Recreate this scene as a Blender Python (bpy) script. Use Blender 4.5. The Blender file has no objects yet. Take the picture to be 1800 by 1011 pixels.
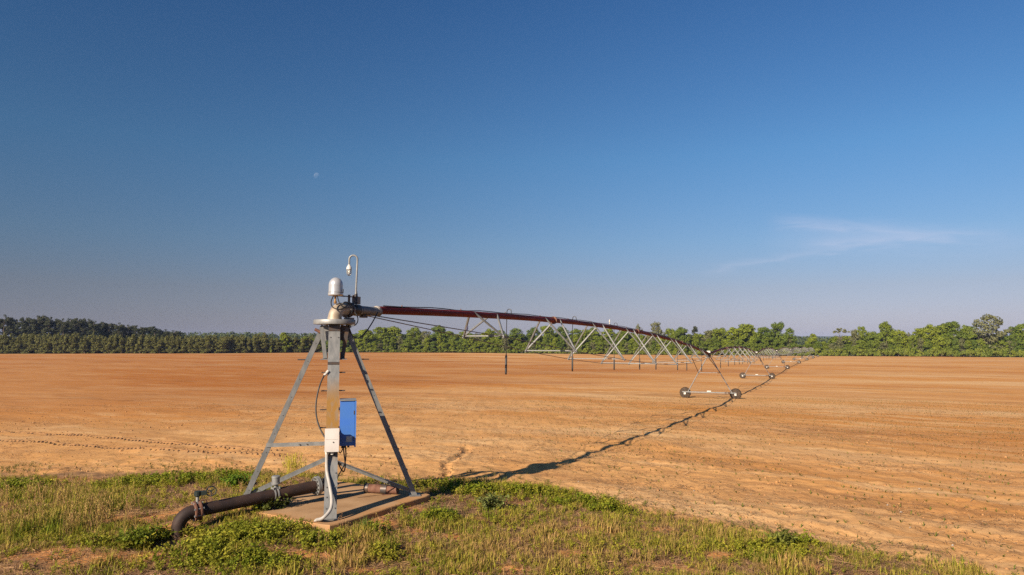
import bpy, math, random
import numpy as np
from mathutils import Vector, Matrix

R = math.radians
random.seed(7)
rng = np.random.default_rng(7)
scene = bpy.context.scene
col = scene.collection

# ------------------------------------------------------------------ camera, sky, sun, exposure
F_PX, CX, CY, HORIZON, CAM_Z = 1200.0, 900.0, 505.5, 602.0, 3.2
PITCH = math.atan((HORIZON - CY) / F_PX)
cam = bpy.data.cameras.new('camera')
cam.lens = 24.0
cam.sensor_width = 36.0
cam.clip_start = 0.1
cam.clip_end = 30000
cam_o = bpy.data.objects.new('camera', cam)
col.objects.link(cam_o)
cam_o.location = (0, 0, CAM_Z)
cam_o.rotation_euler = (math.pi / 2 + PITCH, 0, 0)
scene.camera = cam_o

SHADOW = Vector((1.14, 1.51, -1.0)).normalized()      # the way sunlight travels
SUN_EL = math.asin(-SHADOW.z)
SUN_AZ = math.atan2(-SHADOW.x, -SHADOW.y)             # clockwise from +Y
sun = bpy.data.lights.new('sun', 'SUN')
sun.energy = 5.0
sun.angle = R(0.55)
sun.color = (1.0, 0.85, 0.66)
sun_o = bpy.data.objects.new('sun', sun)
col.objects.link(sun_o)
sun_o.rotation_euler = SHADOW.to_track_quat('-Z', 'Y').to_euler()

SKY_STRENGTH = 0.05
world = bpy.data.worlds.new('World')
scene.world = world
world.use_nodes = True
wn, wl = world.node_tree.nodes, world.node_tree.links
wn.clear()


def N(nodes, t, **kw):
    n = nodes.new(t)
    for k, v in kw.items():
        setattr(n, k, v)
    return n


def M_(nodes, links, op, a, b=None, clamp=False):
    n = nodes.new('ShaderNodeMath')
    n.operation = op
    n.use_clamp = clamp
    for i, v in enumerate((a, b)):
        if v is None:
            continue
        if isinstance(v, (int, float)):
            n.inputs[i].default_value = v
        else:
            links.new(v, n.inputs[i])
    return n.outputs[0]


def build_world():
    out = N(wn, 'ShaderNodeOutputWorld')
    bg = N(wn, 'ShaderNodeBackground')
    bg.inputs['Strength'].default_value = SKY_STRENGTH
    sky = N(wn, 'ShaderNodeTexSky', sky_type='NISHITA')
    sky.sun_disc = False
    sky.sun_elevation = SUN_EL
    sky.sun_rotation = SUN_AZ
    sky.altitude = 100
    sky.air_density = 1.0
    sky.dust_density = 0.5
    sky.ozone_density = 3.0
    tint = N(wn, 'ShaderNodeMix', data_type='RGBA', blend_type='MULTIPLY')
    tint.inputs[0].default_value = 1.0
    wl.new(sky.outputs[0], tint.inputs[6])
    tcg = N(wn, 'ShaderNodeTexCoord')
    sg = N(wn, 'ShaderNodeSeparateXYZ')
    wl.new(tcg.outputs['Generated'], sg.inputs[0])
    rp = N(wn, 'ShaderNodeValToRGB')
    el = rp.color_ramp.elements
    el[0].position, el[0].color = 0.0, (.60, .575, .88, 1)
    el[1].position, el[1].color = 0.46, (.50, .90, 1.26, 1)
    for p, c in ((.035, (.66, .59, .80, 1)), (.075, (.70, .62, .74, 1)), (.14, (.68, .77, .90, 1)), (.26, (.61, .93, 1.13, 1))):
        e = el.new(p)
        e.color = c
    wl.new(sg.outputs[2], rp.inputs[0])
    # clear dry air: darker at right angles to the sun
    dp = N(wn, 'ShaderNodeVectorMath', operation='DOT_PRODUCT')
    wl.new(tcg.outputs['Generated'], dp.inputs[0])
    dp.inputs[1].default_value = -SHADOW
    c2 = M_(wn, wl, 'MULTIPLY', dp.outputs['Value'], dp.outputs['Value'])
    ph = M_(wn, wl, 'ADD', M_(wn, wl, 'MULTIPLY', c2, .52), .63)
    sc_ = N(wn, 'ShaderNodeVectorMath', operation='SCALE')
    wl.new(rp.outputs[0], sc_.inputs[0])
    wl.new(ph, sc_.inputs['Scale'])
    wl.new(sc_.outputs[0], tint.inputs[7])
    # thin cirrus, fixed to directions in the sky
    tc = N(wn, 'ShaderNodeTexCoord')
    sep = N(wn, 'ShaderNodeSeparateXYZ')
    wl.new(tc.outputs['Generated'], sep.inputs[0])
    yy = M_(wn, wl, 'MAXIMUM', sep.outputs[1], 0.02)
    u = M_(wn, wl, 'DIVIDE', sep.outputs[0], yy)
    v = M_(wn, wl, 'DIVIDE', sep.outputs[2], yy)
    comb = N(wn, 'ShaderNodeCombineXYZ')
    wl.new(u, comb.inputs[0])
    wl.new(v, comb.inputs[1])
    mp = N(wn, 'ShaderNodeMapping')
    mp.inputs['Scale'].default_value = (11, 75, 1)
    wl.new(comb.outputs[0], mp.inputs[0])
    nz = N(wn, 'ShaderNodeTexNoise')
    nz.inputs['Scale'].default_value = 1.0
    nz.inputs['Detail'].default_value = 9
    nz.inputs['Distortion'].default_value = .6
    wl.new(mp.outputs[0], nz.inputs['Vector'])
    wob = M_(wn, wl, 'MULTIPLY', M_(wn, wl, 'SUBTRACT', nz.outputs[0], 0.5), 0.03)

    def streak(u0, v0, u1, v1, w, amt):
        sl = (v1 - v0) / (u1 - u0)
        line = M_(wn, wl, 'ADD', M_(wn, wl, 'MULTIPLY', M_(wn, wl, 'SUBTRACT', u, u0), sl), v0)
        d = M_(wn, wl, 'SUBTRACT', M_(wn, wl, 'ADD', v, wob), line)
        across = M_(wn, wl, 'MAXIMUM', M_(wn, wl, 'SUBTRACT', 1.0, M_(wn, wl, 'DIVIDE', M_(wn, wl, 'ABSOLUTE', d), w)), 0.0)
        a = M_(wn, wl, 'DIVIDE', M_(wn, wl, 'SUBTRACT', u, u0), 0.05, clamp=True)
        b = M_(wn, wl, 'DIVIDE', M_(wn, wl, 'SUBTRACT', u1, u), 0.09, clamp=True)
        m = M_(wn, wl, 'MULTIPLY', M_(wn, wl, 'MULTIPLY', across, across), M_(wn, wl, 'MULTIPLY', a, b))
        return M_(wn, wl, 'MULTIPLY', m, amt)
    s = streak(.375, .178, .66, .160, .024, .24)
    s = M_(wn, wl, 'ADD', s, streak(.42, .143, .74, .164, .022, .22))
    s = M_(wn, wl, 'ADD', s, streak(.27, .103, .52, .143, .013, .16))
    s = M_(wn, wl, 'ADD', s, streak(.36, .150, .82, .150, .045, .10))
    s = M_(wn, wl, 'MULTIPLY', s, M_(wn, wl, 'ADD', M_(wn, wl, 'MULTIPLY', nz.outputs[0], 1.3), 0.15))
    front = M_(wn, wl, 'GREATER_THAN', sep.outputs[1], 0.05)
    s = M_(wn, wl, 'MULTIPLY', s, front, clamp=True)
    mx = N(wn, 'ShaderNodeMix', data_type='RGBA')
    wl.new(s, mx.inputs[0])
    wl.new(tint.outputs[2], mx.inputs[6])
    mx.inputs[7].default_value = (7.4, 7.2, 8.6, 1)
    wl.new(mx.outputs[2], bg.inputs['Color'])
    wl.new(bg.outputs[0], out.inputs['Surface'])


build_world()
scene.view_settings.view_transform = 'Standard'
scene.view_settings.look = 'None'
scene.view_settings.exposure = 0.98
scene.view_settings.gamma = 1.0
scene.render.engine = 'CYCLES'
scene.cycles.max_bounces = 4
scene.cycles.transparent_max_bounces = 8
scene.cycles.volume_bounces = 0
scene.cycles.use_denoising = False

# ------------------------------------------------------------------ measuring helpers
_c, _s = math.cos(PITCH), math.sin(PITCH)
PIV = np.array([-3.58, 13.79])                         # pivot point on the ground
E1 = np.array([0.247, -0.969])                         # towards the front leg
E2 = np.array([0.969, 0.247])                          # towards the right leg


def hash2(ix, iy, seed):
    h = (ix.astype(np.int64) * 374761393 + iy.astype(np.int64) * 668265263 + seed * 1442695041) & 0xffffffff
    h = ((h ^ (h >> 13)) * 1274126177) & 0xffffffff
    return ((h ^ (h >> 16)) & 0xffffff) / float(0xffffff)


def vnoise(x, y, seed=0):
    ix, iy = np.floor(x), np.floor(y)
    fx, fy = x - ix, y - iy
    fx, fy = fx * fx * (3 - 2 * fx), fy * fy * (3 - 2 * fy)
    a, b = hash2(ix, iy, seed), hash2(ix + 1, iy, seed)
    c, d = hash2(ix, iy + 1, seed), hash2(ix + 1, iy + 1, seed)
    return (a * (1 - fx) + b * fx) * (1 - fy) + (c * (1 - fx) + d * fx) * fy


def fbm(x, y, seed=0, octv=4):
    t, amp, tot = 0, 1.0, 0
    for i in range(octv):
        t = t + amp * vnoise(x * 2 ** i, y * 2 ** i, seed + i * 17)
        tot += amp
        amp *= 0.5
    return t / tot - 0.5


def base_z(x, y):
    """smooth lie of the land: the pivot stands on the crest of a gentle rise"""
    x, y = np.asarray(x, float), np.asarray(y, float)
    r = np.hypot(x - PIV[0], y - PIV[1])
    z = -2.75 * (1 - np.exp(-r / 62.0))
    side = 1 / (1 + np.exp(-(x - 40) / 40.0))
    z = z - 0.0065 * np.clip(r - 200, 0, 250) * side
    return z


def ground_px(px, py, dz=0.0):
    """place on the land that the photograph shows at this pixel"""
    a, b = (px - CX) / F_PX, (CY - py) / F_PX
    d = np.array([a, _c - _s * b, _s + _c * b])
    z = 0.0
    for _ in range(25):
        t = (z + dz - CAM_Z) / d[2]
        p = d * t
        z = float(base_z(p[0], p[1]))
    return p[0], p[1]


def at_depth(px, py, Y):
    a, b = (px - CX) / F_PX, (CY - py) / F_PX
    d = np.array([a, _c - _s * b, _s + _c * b])
    t = Y / d[1]
    return np.array([0, 0, CAM_Z]) + d * t


# edge of the uncultivated verge, in metres on the ground
EDGE = [ground_px(*p) for p in ((-400, 840), (0, 828), (100, 832), (230, 826), (420, 830), (560, 842), (700, 848),
                                (790, 846), (850, 848), (950, 860), (1050, 880), (1150, 904), (1300, 936), (1450, 965),
                                (1600, 985), (1700, 1003), (1850, 1040), (2100, 1100))]
EDGE_X = np.array([e[0] for e in EDGE])
EDGE_Y = np.array([e[1] for e in EDGE])


def verge(x, y):
    """1 inside the verge of weeds, 0 in the field"""
    wob = fbm(x * 0.9, y * 0.9, 5) * 1.7 + fbm(x * 3.5, y * 3.5, 8) * 1.1
    e = np.interp(x, EDGE_X, EDGE_Y) + wob * np.interp(x, (-6, 0, 3), (1.0, .9, .75))
    return np.clip((e - y) / 0.45 + 0.5, 0, 1)


BARE = [(190, 984, 1.0, .42), (80, 980, .75, .36), (258, 910, .9, .34), (295, 932, .5, .25), (640, 925, .7, .35), (720, 938, .5, .2),
        (700, 962, .4, .18), (800, 945, .4, .2), (740, 900, .35, .2), (840, 915, .3, .2), (110, 842, .6, .35),
        (1010, 975, .35, .2), (1150, 930, .4, .15), (1270, 975, .35, .2), (560, 985, .6, .2), (1420, 1000, .4, .2), (640, 1000, .5, .2),
        (880, 1000, .4, .15), (20, 900, .5, .25), (160, 880, .3, .18)]
BAREW = [(*ground_px(a, b), rx, ry) for a, b, rx, ry in BARE]


def blob(x, y, lst):
    t = np.zeros_like(x)
    for bx_, by_, rx, ry in lst:
        t = np.maximum(t, np.exp(-(((x - bx_) / rx) ** 2 + ((y - by_) / ry) ** 2)))
    return t


def bare(x, y):
    b = blob(x, y, BAREW)
    return np.clip(b * 1.35 + (fbm(x * 1.1, y * 1.1, 31) - .06) * 2.0 * (b < 2), 0, 1)


ROW = R(-29)
RC, RS = math.cos(ROW), math.sin(ROW)
GULLY = [ground_px(*p) for p in ((822, 785), (818, 793), (806, 801), (795, 806), (783, 814), (786, 824), (788, 832), (770, 842))]


GULLY2 = [ground_px(*p) for p in ((786, 830), (765, 836), (748, 845), (735, 852))]
ELBOW = ground_px(318, 952)


def seg_dist(x, y, pts):
    d = np.full_like(x, 1e9)
    for (ax, ay), (bx2, by2) in zip(pts[:-1], pts[1:]):
        vx, vy = bx2 - ax, by2 - ay
        t = np.clip(((x - ax) * vx + (y - ay) * vy) / (vx * vx + vy * vy), 0, 1)
        d = np.minimum(d, np.hypot(x - ax - t * vx, y - ay - t * vy))
    return d


def slab_in(x, y, grow=0.0):
    a = (x - PIV[0]) * E1[0] + (y - PIV[1]) * E1[1]
    b = (x - PIV[0]) * E2[0] + (y - PIV[1]) * E2[1]
    return (np.abs(a) + np.abs(b)) < 2.02 + grow


def land_z(x, y):
    x, y = np.asarray(x, float), np.asarray(y, float)
    z = base_z(x, y)
    r = np.hypot(x - PIV[0], y - PIV[1])
    near = np.clip(1 - (r - 14) / 40.0, 0, 1)
    vg = verge(x, y)
    flat = np.clip((r - 1.6) / 1.2, 0, 1)
    bump = fbm(x * 0.55, y * 0.55, 1) * 0.16 + fbm(x * 2.2, y * 2.2, 2) * 0.06 + fbm(x * 7, y * 7, 12, 2) * 0.03
    v_ = -x * RS + y * RC
    wand = fbm(x * .12, y * .12, 44) * 1.2
    furrow = np.sin((v_ + wand) * 2 * math.pi / 0.91) * 0.005
    clod = fbm(x * 3.3, y * 3.3, 3) * 0.026 + fbm(x * 9, y * 9, 9, 2) * 0.030
    lump = fbm(x * 1.0, y * 1.0, 29, 3) * 0.17 * np.clip((r - 2.5) / 2, 0, 1) * np.clip(1 - (r - 30) / 60, 0, 1) * (1 - vg)
    swell = fbm(x * .08, y * .16, 21) * 0.25 * np.clip((r - 6) / 20, 0, 1)
    z = z + lump + flat * near * (vg * bump + (1 - vg) * (furrow + clod)) + swell * np.clip(1 - r / 400, 0, 1)
    if np.any(r < 20):
        g = seg_dist(x, y, GULLY)
        wid = 0.07 + 0.16 * (fbm(x * 2, y * 2, 61) + .5)
        z = z - 0.07 * np.clip(1 - g / wid, 0, 1) ** .7 + 0.008 * np.exp(-((g - wid * 1.4) / .08) ** 2)
        e_ = (x - PIV[0]) * E2[0] + (y - PIV[1]) * E2[1]
        z = z + np.exp(-(r / 3.1) ** 4) * (0.062 + .05 * np.clip(-e_ / 1.2, 0, 1))
        z = z - .09 * np.exp(-(np.hypot(x - ELBOW[0], y - ELBOW[1]) / .55) ** 2)
        g2 = seg_dist(x, y, GULLY2)
        z = z - .06 * np.clip(1 - g2 / (wid * .8), 0, 1) ** .7
    return z


def land1(x, y):
    return float(land_z(np.array([x]), np.array([y]))[0])


# ------------------------------------------------------------------ mesh helpers
def link_mesh(name, verts, faces, mat=None, parent=None, smooth=False, loc=None):
    me = bpy.data.meshes.new(name)
    me.from_pydata([tuple(v) for v in verts], [], [tuple(f) for f in faces])
    if smooth:
        me.polygons.foreach_set('use_smooth', np.ones(len(me.polygons), bool))
    if mat is not None:
        me.materials.append(mat)
    o = bpy.data.objects.new(name, me)
    col.objects.link(o)
    if parent is not None:
        o.parent = parent
    if loc is not None:
        o.location = loc
    return o


def np_mesh(name, verts, faces, mat, colors=None, smooth=False, parent=None):
    """verts (n,3), faces list of int arrays each (m,k)"""
    me = bpy.data.meshes.new(name)
    verts = np.asarray(verts, np.float32)
    me.vertices.add(len(verts))
    me.vertices.foreach_set('co', verts.ravel())
    loops = np.concatenate([f.ravel() for f in faces]).astype(np.int32)
    cnt = np.concatenate([np.full(len(f), f.shape[1], np.int32) for f in faces])
    start = np.concatenate([[0], np.cumsum(cnt)[:-1]]).astype(np.int32)
    me.loops.add(len(loops))
    me.loops.foreach_set('vertex_index', loops)
    me.polygons.add(len(cnt))
    me.polygons.foreach_set('loop_start', start)
    if smooth:
        me.polygons.foreach_set('use_smooth', np.ones(len(cnt), bool))
    if colors is not None:
        at = me.attributes.new('col', 'FLOAT_COLOR', 'POINT')
        c4 = np.ones((len(verts), 4), np.float32)
        c4[:, :3] = colors
        at.data.foreach_set('color', c4.ravel())
    me.update(calc_edges=True)
    me.materials.append(mat)
    o = bpy.data.objects.new(name, me)
    col.objects.link(o)
    if parent is not None:
        o.parent = parent
    return o


class MB:
    """collects simple solids that become ONE mesh object"""

    def __init__(self):
        self.v, self.f = [], []

    def add(self, vs, fs):
        b = len(self.v)
        self.v += [Vector(p) for p in vs]
        self.f += [tuple(i + b for i in f) for f in fs]
        return self

    def box(self, c, s, m=None):
        c = Vector(c)
        pts = []
        for z in (-.5, .5):
            for y in (-.5, .5):
                for x in (-.5, .5):
                    p = Vector((x * s[0], y * s[1], z * s[2]))
                    if m is not None:
                        p = m @ p
                    pts.append(p + c)
        return self.add(pts, [(0, 2, 3, 1), (4, 5, 7, 6), (0, 1, 5, 4), (1, 3, 7, 5), (3, 2, 6, 7), (2, 0, 4, 6)])

    def beam(self, p, q, prof, side):
        """sweep a closed 2D outline from p to q; outline x along 'side', y along the third axis"""
        p, q = Vector(p), Vector(q)
        ax = (q - p).normalized()
        sd = Vector(side)
        sd = (sd - ax * sd.dot(ax)).normalized()
        up = ax.cross(sd)
        n = len(prof)
        vs = [e + sd * a + up * b for e in (p, q) for a, b in prof]
        fs = [(i, (i + 1) % n, n + (i + 1) % n, n + i) for i in range(n)]
        fs += [tuple(range(n))[::-1], tuple(range(n, 2 * n))]
        return self.add(vs, fs)

    def tube(self, pts, r, seg=10, cap=True):
        pts = [Vector(p) for p in pts]
        n = len(pts)
        rr = r if isinstance(r, (list, tuple)) else [r] * n
        t0 = (pts[1] - pts[0]).normalized()
        ref = Vector((0, 0, 1)) if abs(t0.z) < .9 else Vector((1, 0, 0))
        nr = (ref - t0 * ref.dot(t0)).normalized()
        vs, fs = [], []
        for i, p in enumerate(pts):
            if i == 0:
                t = t0
            elif i == n - 1:
                t = (pts[i] - pts[i - 1]).normalized()
            else:
                t = ((pts[i + 1] - p).normalized() + (p - pts[i - 1]).normalized()).normalized()
            nr = (nr - t * nr.dot(t)).normalized()
            bn = t.cross(nr)
            for k in range(seg):
                a = 2 * math.pi * k / seg
                vs.append(p + (nr * math.cos(a) + bn * math.sin(a)) * rr[i])
        for i in range(n - 1):
            for k in range(seg):
                k2 = (k + 1) % seg
                fs.append((i * seg + k, i * seg + k2, (i + 1) * seg + k2, (i + 1) * seg + k))
        if cap:
            fs.append(tuple(range(seg))[::-1])
            fs.append(tuple((n - 1) * seg + k for k in range(seg)))
        return self.add(vs, fs)

    def lathe(self, c, prof, seg=24, axis=(0, 0, 1)):
        """prof: list of (radius, along)"""
        c, ax = Vector(c), Vector(axis).normalized()
        return self.tube([c + ax * h for _, h in prof], [max(a, 1e-4) for a, _ in prof], seg)

    def build(self, name, mat, parent=None, smooth=False, origin=None):
        root = parent
        while root is not None and root.parent is not None:
            root = root.parent
        o0 = Vector(origin) if origin is not None else (Vector(root.location) if root is not None and root.type == 'EMPTY' else Vector((0, 0, 0)))
        vs = [p - o0 for p in self.v]
        o = link_mesh(name, vs, self.f, mat, parent)
        if smooth:
            o.data.polygons.foreach_set('use_smooth', np.ones(len(o.data.polygons), bool))
            try:
                o.data.set_sharp_from_angle(angle=R(38))
            except Exception:
                pass
        return o


def bezier(pts, n=8):
    """smooth curve through pts (Catmull-Rom)"""
    P = [Vector(p) for p in pts]
    P = [P[0] * 2 - P[1]] + P + [P[-1] * 2 - P[-2]]
    out = []
    for i in range(1, len(P) - 2):
        for k in range(n):
            t = k / n
            a, b, c, d = P[i - 1], P[i], P[i + 1], P[i + 2]
            out.append(.5 * ((2 * b) + (c - a) * t + (2 * a - 5 * b + 4 * c - d) * t * t + (-a + 3 * b - 3 * c + d) * t ** 3))
    out.append(P[-2])
    return out


def tag(o, label=None, cat=None, group=None, kind=None):
    if label:
        o['label'] = label
    if cat:
        o['category'] = cat
    if group:
        o['group'] = group
    if kind:
        o['kind'] = kind
    return o


def thing(name, loc, label, cat, group=None, rot=(0, 0, 0)):
    o = bpy.data.objects.new(name, None)
    o.empty_display_size = 0.2
    col.objects.link(o)
    o.location = loc
    o.rotation_euler = rot
    return tag(o, label, cat, group)


def copy_tree(o, parent=None):
    c = o.copy()
    col.objects.link(c)
    c.parent = parent
    for ch in [k for k in o.children]:
        copy_tree(ch, c)
    return c


# ------------------------------------------------------------------ materials
def material(name, base, rough=.7, metal=0.0, var=None, scale=6.0, bump=0.0, bscale=40.0, spec=.3, stretch=(1, 1, 1), coords='Object', thresh=(.35, .65), detail=5):
    m = bpy.data.materials.new(name)
    m.use_nodes = True
    nt = m.node_tree
    nd, lk = nt.nodes, nt.links
    b = nd['Principled BSDF']
    b.inputs['Roughness'].default_value = rough
    b.inputs['Metallic'].default_value = metal
    b.inputs['Specular IOR Level'].default_value = spec
    b.inputs['Base Color'].default_value = (*base, 1)
    if var is not None or bump:
        tc = N(nd, 'ShaderNodeTexCoord')
        mp = N(nd, 'ShaderNodeMapping')
        mp.inputs['Scale'].default_value = stretch
        lk.new(tc.outputs[coords], mp.inputs[0])
    if var is not None:
        nz = N(nd, 'ShaderNodeTexNoise')
        nz.inputs['Scale'].default_value = scale
        nz.inputs['Detail'].default_value = detail
        lk.new(mp.outputs[0], nz.inputs['Vector'])
        mr = N(nd, 'ShaderNodeMapRange')
        mr.inputs[1].default_value, mr.inputs[2].default_value = thresh
        lk.new(nz.outputs[0], mr.inputs[0])
        mx = N(nd, 'ShaderNodeMix', data_type='RGBA')
        lk.new(mr.outputs[0], mx.inputs[0])
        mx.inputs[6].default_value = (*base, 1)
        mx.inputs[7].default_value = (*var, 1)
        lk.new(mx.outputs[2], b.inputs['Base Color'])
    if bump:
        n2 = N(nd, 'ShaderNodeTexNoise')
        n2.inputs['Scale'].default_value = bscale
        n2.inputs['Detail'].default_value = 4
        lk.new(mp.outputs[0], n2.inputs['Vector'])
        bp = N(nd, 'ShaderNodeBump')
        bp.inputs['Strength'].default_value = bump
        bp.inputs['Distance'].default_value = .01
        lk.new(n2.outputs[0], bp.inputs['Height'])
        lk.new(bp.outputs[0], b.inputs['Normal'])
    return m


MT = {}
MT['galv'] = material('galvanized steel', (.185, .183, .178), .55, .3, (.13, .132, .132), 14, .15, 60, .4, (1, 1, .35))
MT['galv_bright'] = material('bright galvanized steel', (.25, .247, .238), .5, .3, (.18, .18, .178), 10, .1, 60, .4)
MT['bolt'] = material('bolt steel', (.16, .15, .14), .5, .5)
MT['rust_pipe'] = material('rusted brown pipe', (.019, .0115, .0105), .7, .0, (.040, .021, .015), 5, .3, 50, .3)
MT['rust_flange'] = material('rusted flange', (.10, .042, .028), .8, .1, (.17, .085, .055), 9, .4, 60)
MT['red_pipe'] = material('oxide red pipe', (.15, .018, .016), .6, .0, (.080, .012, .011), 7, .15, 40, .12, (1, .2, 1))
MT['concrete'] = material('dusty concrete', (.36, .225, .122), .95, 0, (.25, .145, .072), 1.6, .35, 55, .1, thresh=(.38, .68), detail=9)


def soil_wash(m):
    """field soil washed over the rim of the pad"""
    nd, lk = m.node_tree.nodes, m.node_tree.links
    b = nd['Principled BSDF']
    src = b.inputs['Base Color'].links[0].from_socket
    geo = N(nd, 'ShaderNodeNewGeometry')

    def dot(v):
        n = N(nd, 'ShaderNodeVectorMath', operation='DOT_PRODUCT')
        sub = N(nd, 'ShaderNodeVectorMath', operation='SUBTRACT')
        lk.new(geo.outputs['Position'], sub.inputs[0])
        sub.inputs[1].default_value = (PIV[0], PIV[1], 0)
        lk.new(sub.outputs[0], n.inputs[0])
        n.inputs[1].default_value = (v[0], v[1], 0)
        return M_(nd, lk, 'ABSOLUTE', n.outputs['Value'])
    sm = M_(nd, lk, 'ADD', dot(E1), dot(E2))
    nz = N(nd, 'ShaderNodeTexNoise')
    nz.inputs['Scale'].default_value = 2.6
    nz.inputs['Detail'].default_value = 8
    lk.new(geo.outputs['Position'], nz.inputs['Vector'])
    k = M_(nd, lk, 'ADD', sm, M_(nd, lk, 'MULTIPLY', M_(nd, lk, 'SUBTRACT', nz.outputs[0], .5), 2.2))
    mr = N(nd, 'ShaderNodeMapRange')
    mr.inputs[1].default_value, mr.inputs[2].default_value = 1.55, 2.15
    lk.new(k, mr.inputs[0])
    mx = N(nd, 'ShaderNodeMix', data_type='RGBA')
    lk.new(mr.outputs[0], mx.inputs[0])
    lk.new(src, mx.inputs[6])
    mx.inputs[7].default_value = (.36, .19, .08, 1)
    lk.new(mx.outputs[2], b.inputs['Base Color'])


soil_wash(MT['concrete'])
MT['blue'] = material('blue paint', (.036, .125, .43), .45, 0, (.050, .145, .38), 3, 0.05, 30, .5)
MT['white_box'] = material('white enclosure paint', (.56, .52, .49), .5, 0, (.48, .44, .41), 4, 0, 30, .4)
MT['white'] = material('white fitting', (.55, .53, .49), .5, 0, (.45, .42, .37), 8)
MT['dome'] = material('white dome plastic', (.40, .395, .40), .30, .35, (.36, .355, .36), 5, 0, 30, .5)
MT['black'] = material('black rubber', (.012, .012, .013), .5, 0, (.022, .021, .02), 10, .1, 50, .4)
MT['conduit'] = material('grey conduit', (.36, .33, .30), .6, 0, (.28, .26, .235), 8, .1, 60)
MT['conduit_pale'] = material('pale plastic pipe', (.52, .47, .42), .6, 0, (.38, .33, .28), 8)
MT['wrap'] = material('weathered pipe wrap', (.42, .37, .31), .8, 0, (.16, .13, .11), 9, .4, 40, .2, thresh=(.42, .6))
MT['brass'] = material('brass fitting', (.42, .24, .09), .4, .7)
MT['tan_metal'] = material('weathered tan casting', (.36, .31, .25), .6, .25, (.25, .19, .13), 9, .2, 50)
MT['dark_metal'] = material('dark weathered steel', (.07, .072, .08), .5, .5, (.11, .07, .045), 10)
MT['label'] = material('silver label', (.42, .44, .45), .4, .3, (.30, .31, .32), 40)
MT['tyre'] = material('dusty tyre rubber', (.028, .024, .021), .9, 0, (.085, .056, .037), 12, .2, 40, .2)
MT['rim'] = material('rim steel', (.36, .29, .20), .6, .1, (.26, .17, .10), 9)
MT['green_iron'] = material('dark green valve iron', (.02, .028, .025), .5, .2)
MT['bark'] = material('bark', (.13, .10, .075), .95, 0, (.20, .165, .13), 2, .3, 10, .1)
MT['pine_bark'] = material('pine bark', (.19, .125, .095), .95, 0, (.26, .20, .16), 2, .3, 10, .1)


def post_material():
    """galvanized face with a rust run down from mid height"""
    m = MT['galv'].copy()
    m.name = 'galvanized steel with rust run'
    nd, lk = m.node_tree.nodes, m.node_tree.links
    b = nd['Principled BSDF']
    src = b.inputs['Base Color'].links[0].from_socket
    tc = N(nd, 'ShaderNodeNewGeometry')
    sep = N(nd, 'ShaderNodeSeparateXYZ')
    lk.new(tc.outputs['Position'], sep.inputs[0])
    z = sep.outputs[2]
    a = N(nd, 'ShaderNodeMapRange')
    a.inputs[1].default_value, a.inputs[2].default_value = 2.55, 2.1
    lk.new(z, a.inputs[0])
    mp = N(nd, 'ShaderNodeMapping')
    mp.inputs['Scale'].default_value = (11, 11, .5)
    lk.new(tc.outputs['Position'], mp.inputs[0])
    nz = N(nd, 'ShaderNodeTexNoise')
    nz.inputs['Scale'].default_value = 1.4
    nz.inputs['Detail'].default_value = 4
    lk.new(mp.outputs[0], nz.inputs['Vector'])
    f = M_(nd, lk, 'MULTIPLY', a.outputs[0], M_(nd, lk, 'MULTIPLY', nz.outputs[0], 1.9, clamp=True))
    c = N(nd, 'ShaderNodeMapRange')
    c.inputs[1].default_value, c.inputs[2].default_value = 1.0, 1.5
    lk.new(z, c.inputs[0])
    f = M_(nd, lk, 'MULTIPLY', f, c.outputs[0])
    mx = N(nd, 'ShaderNodeMix', data_type='RGBA')
    lk.new(f, mx.inputs[0])
    lk.new(src, mx.inputs[6])
    mx.inputs[7].default_value = (.23, .115, .022, 1)
    lk.new(mx.outputs[2], b.inputs['Base Color'])
    return m


MT['post'] = post_material()


def foliage_material(name, hue=0.0, trans=.25, rough=.75):
    """colour comes from the 'col' attribute"""
    m = bpy.data.materials.new(name)
    m.use_nodes = True
    nd, lk = m.node_tree.nodes, m.node_tree.links
    b = nd['Principled BSDF']
    b.inputs['Roughness'].default_value = rough
    b.inputs['Specular IOR Level'].default_value = .15
    at = N(nd, 'ShaderNodeAttribute', attribute_name='col')
    lk.new(at.outputs['Color'], b.inputs['Base Color'])
    tr = N(nd, 'ShaderNodeBsdfTranslucent')
    lk.new(at.outputs['Color'], tr.inputs[0])
    ms = N(nd, 'ShaderNodeMixShader')
    ms.inputs[0].default_value = trans
    lk.new(b.outputs[0], ms.inputs[1])
    lk.new(tr.outputs[0], ms.inputs[2])
    lk.new(ms.outputs[0], nd['Material Output'].inputs[0])
    return m


MT['weed'] = foliage_material('weed leaf', trans=.3)
MT['dry'] = foliage_material('dry straw', trans=.15)


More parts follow.
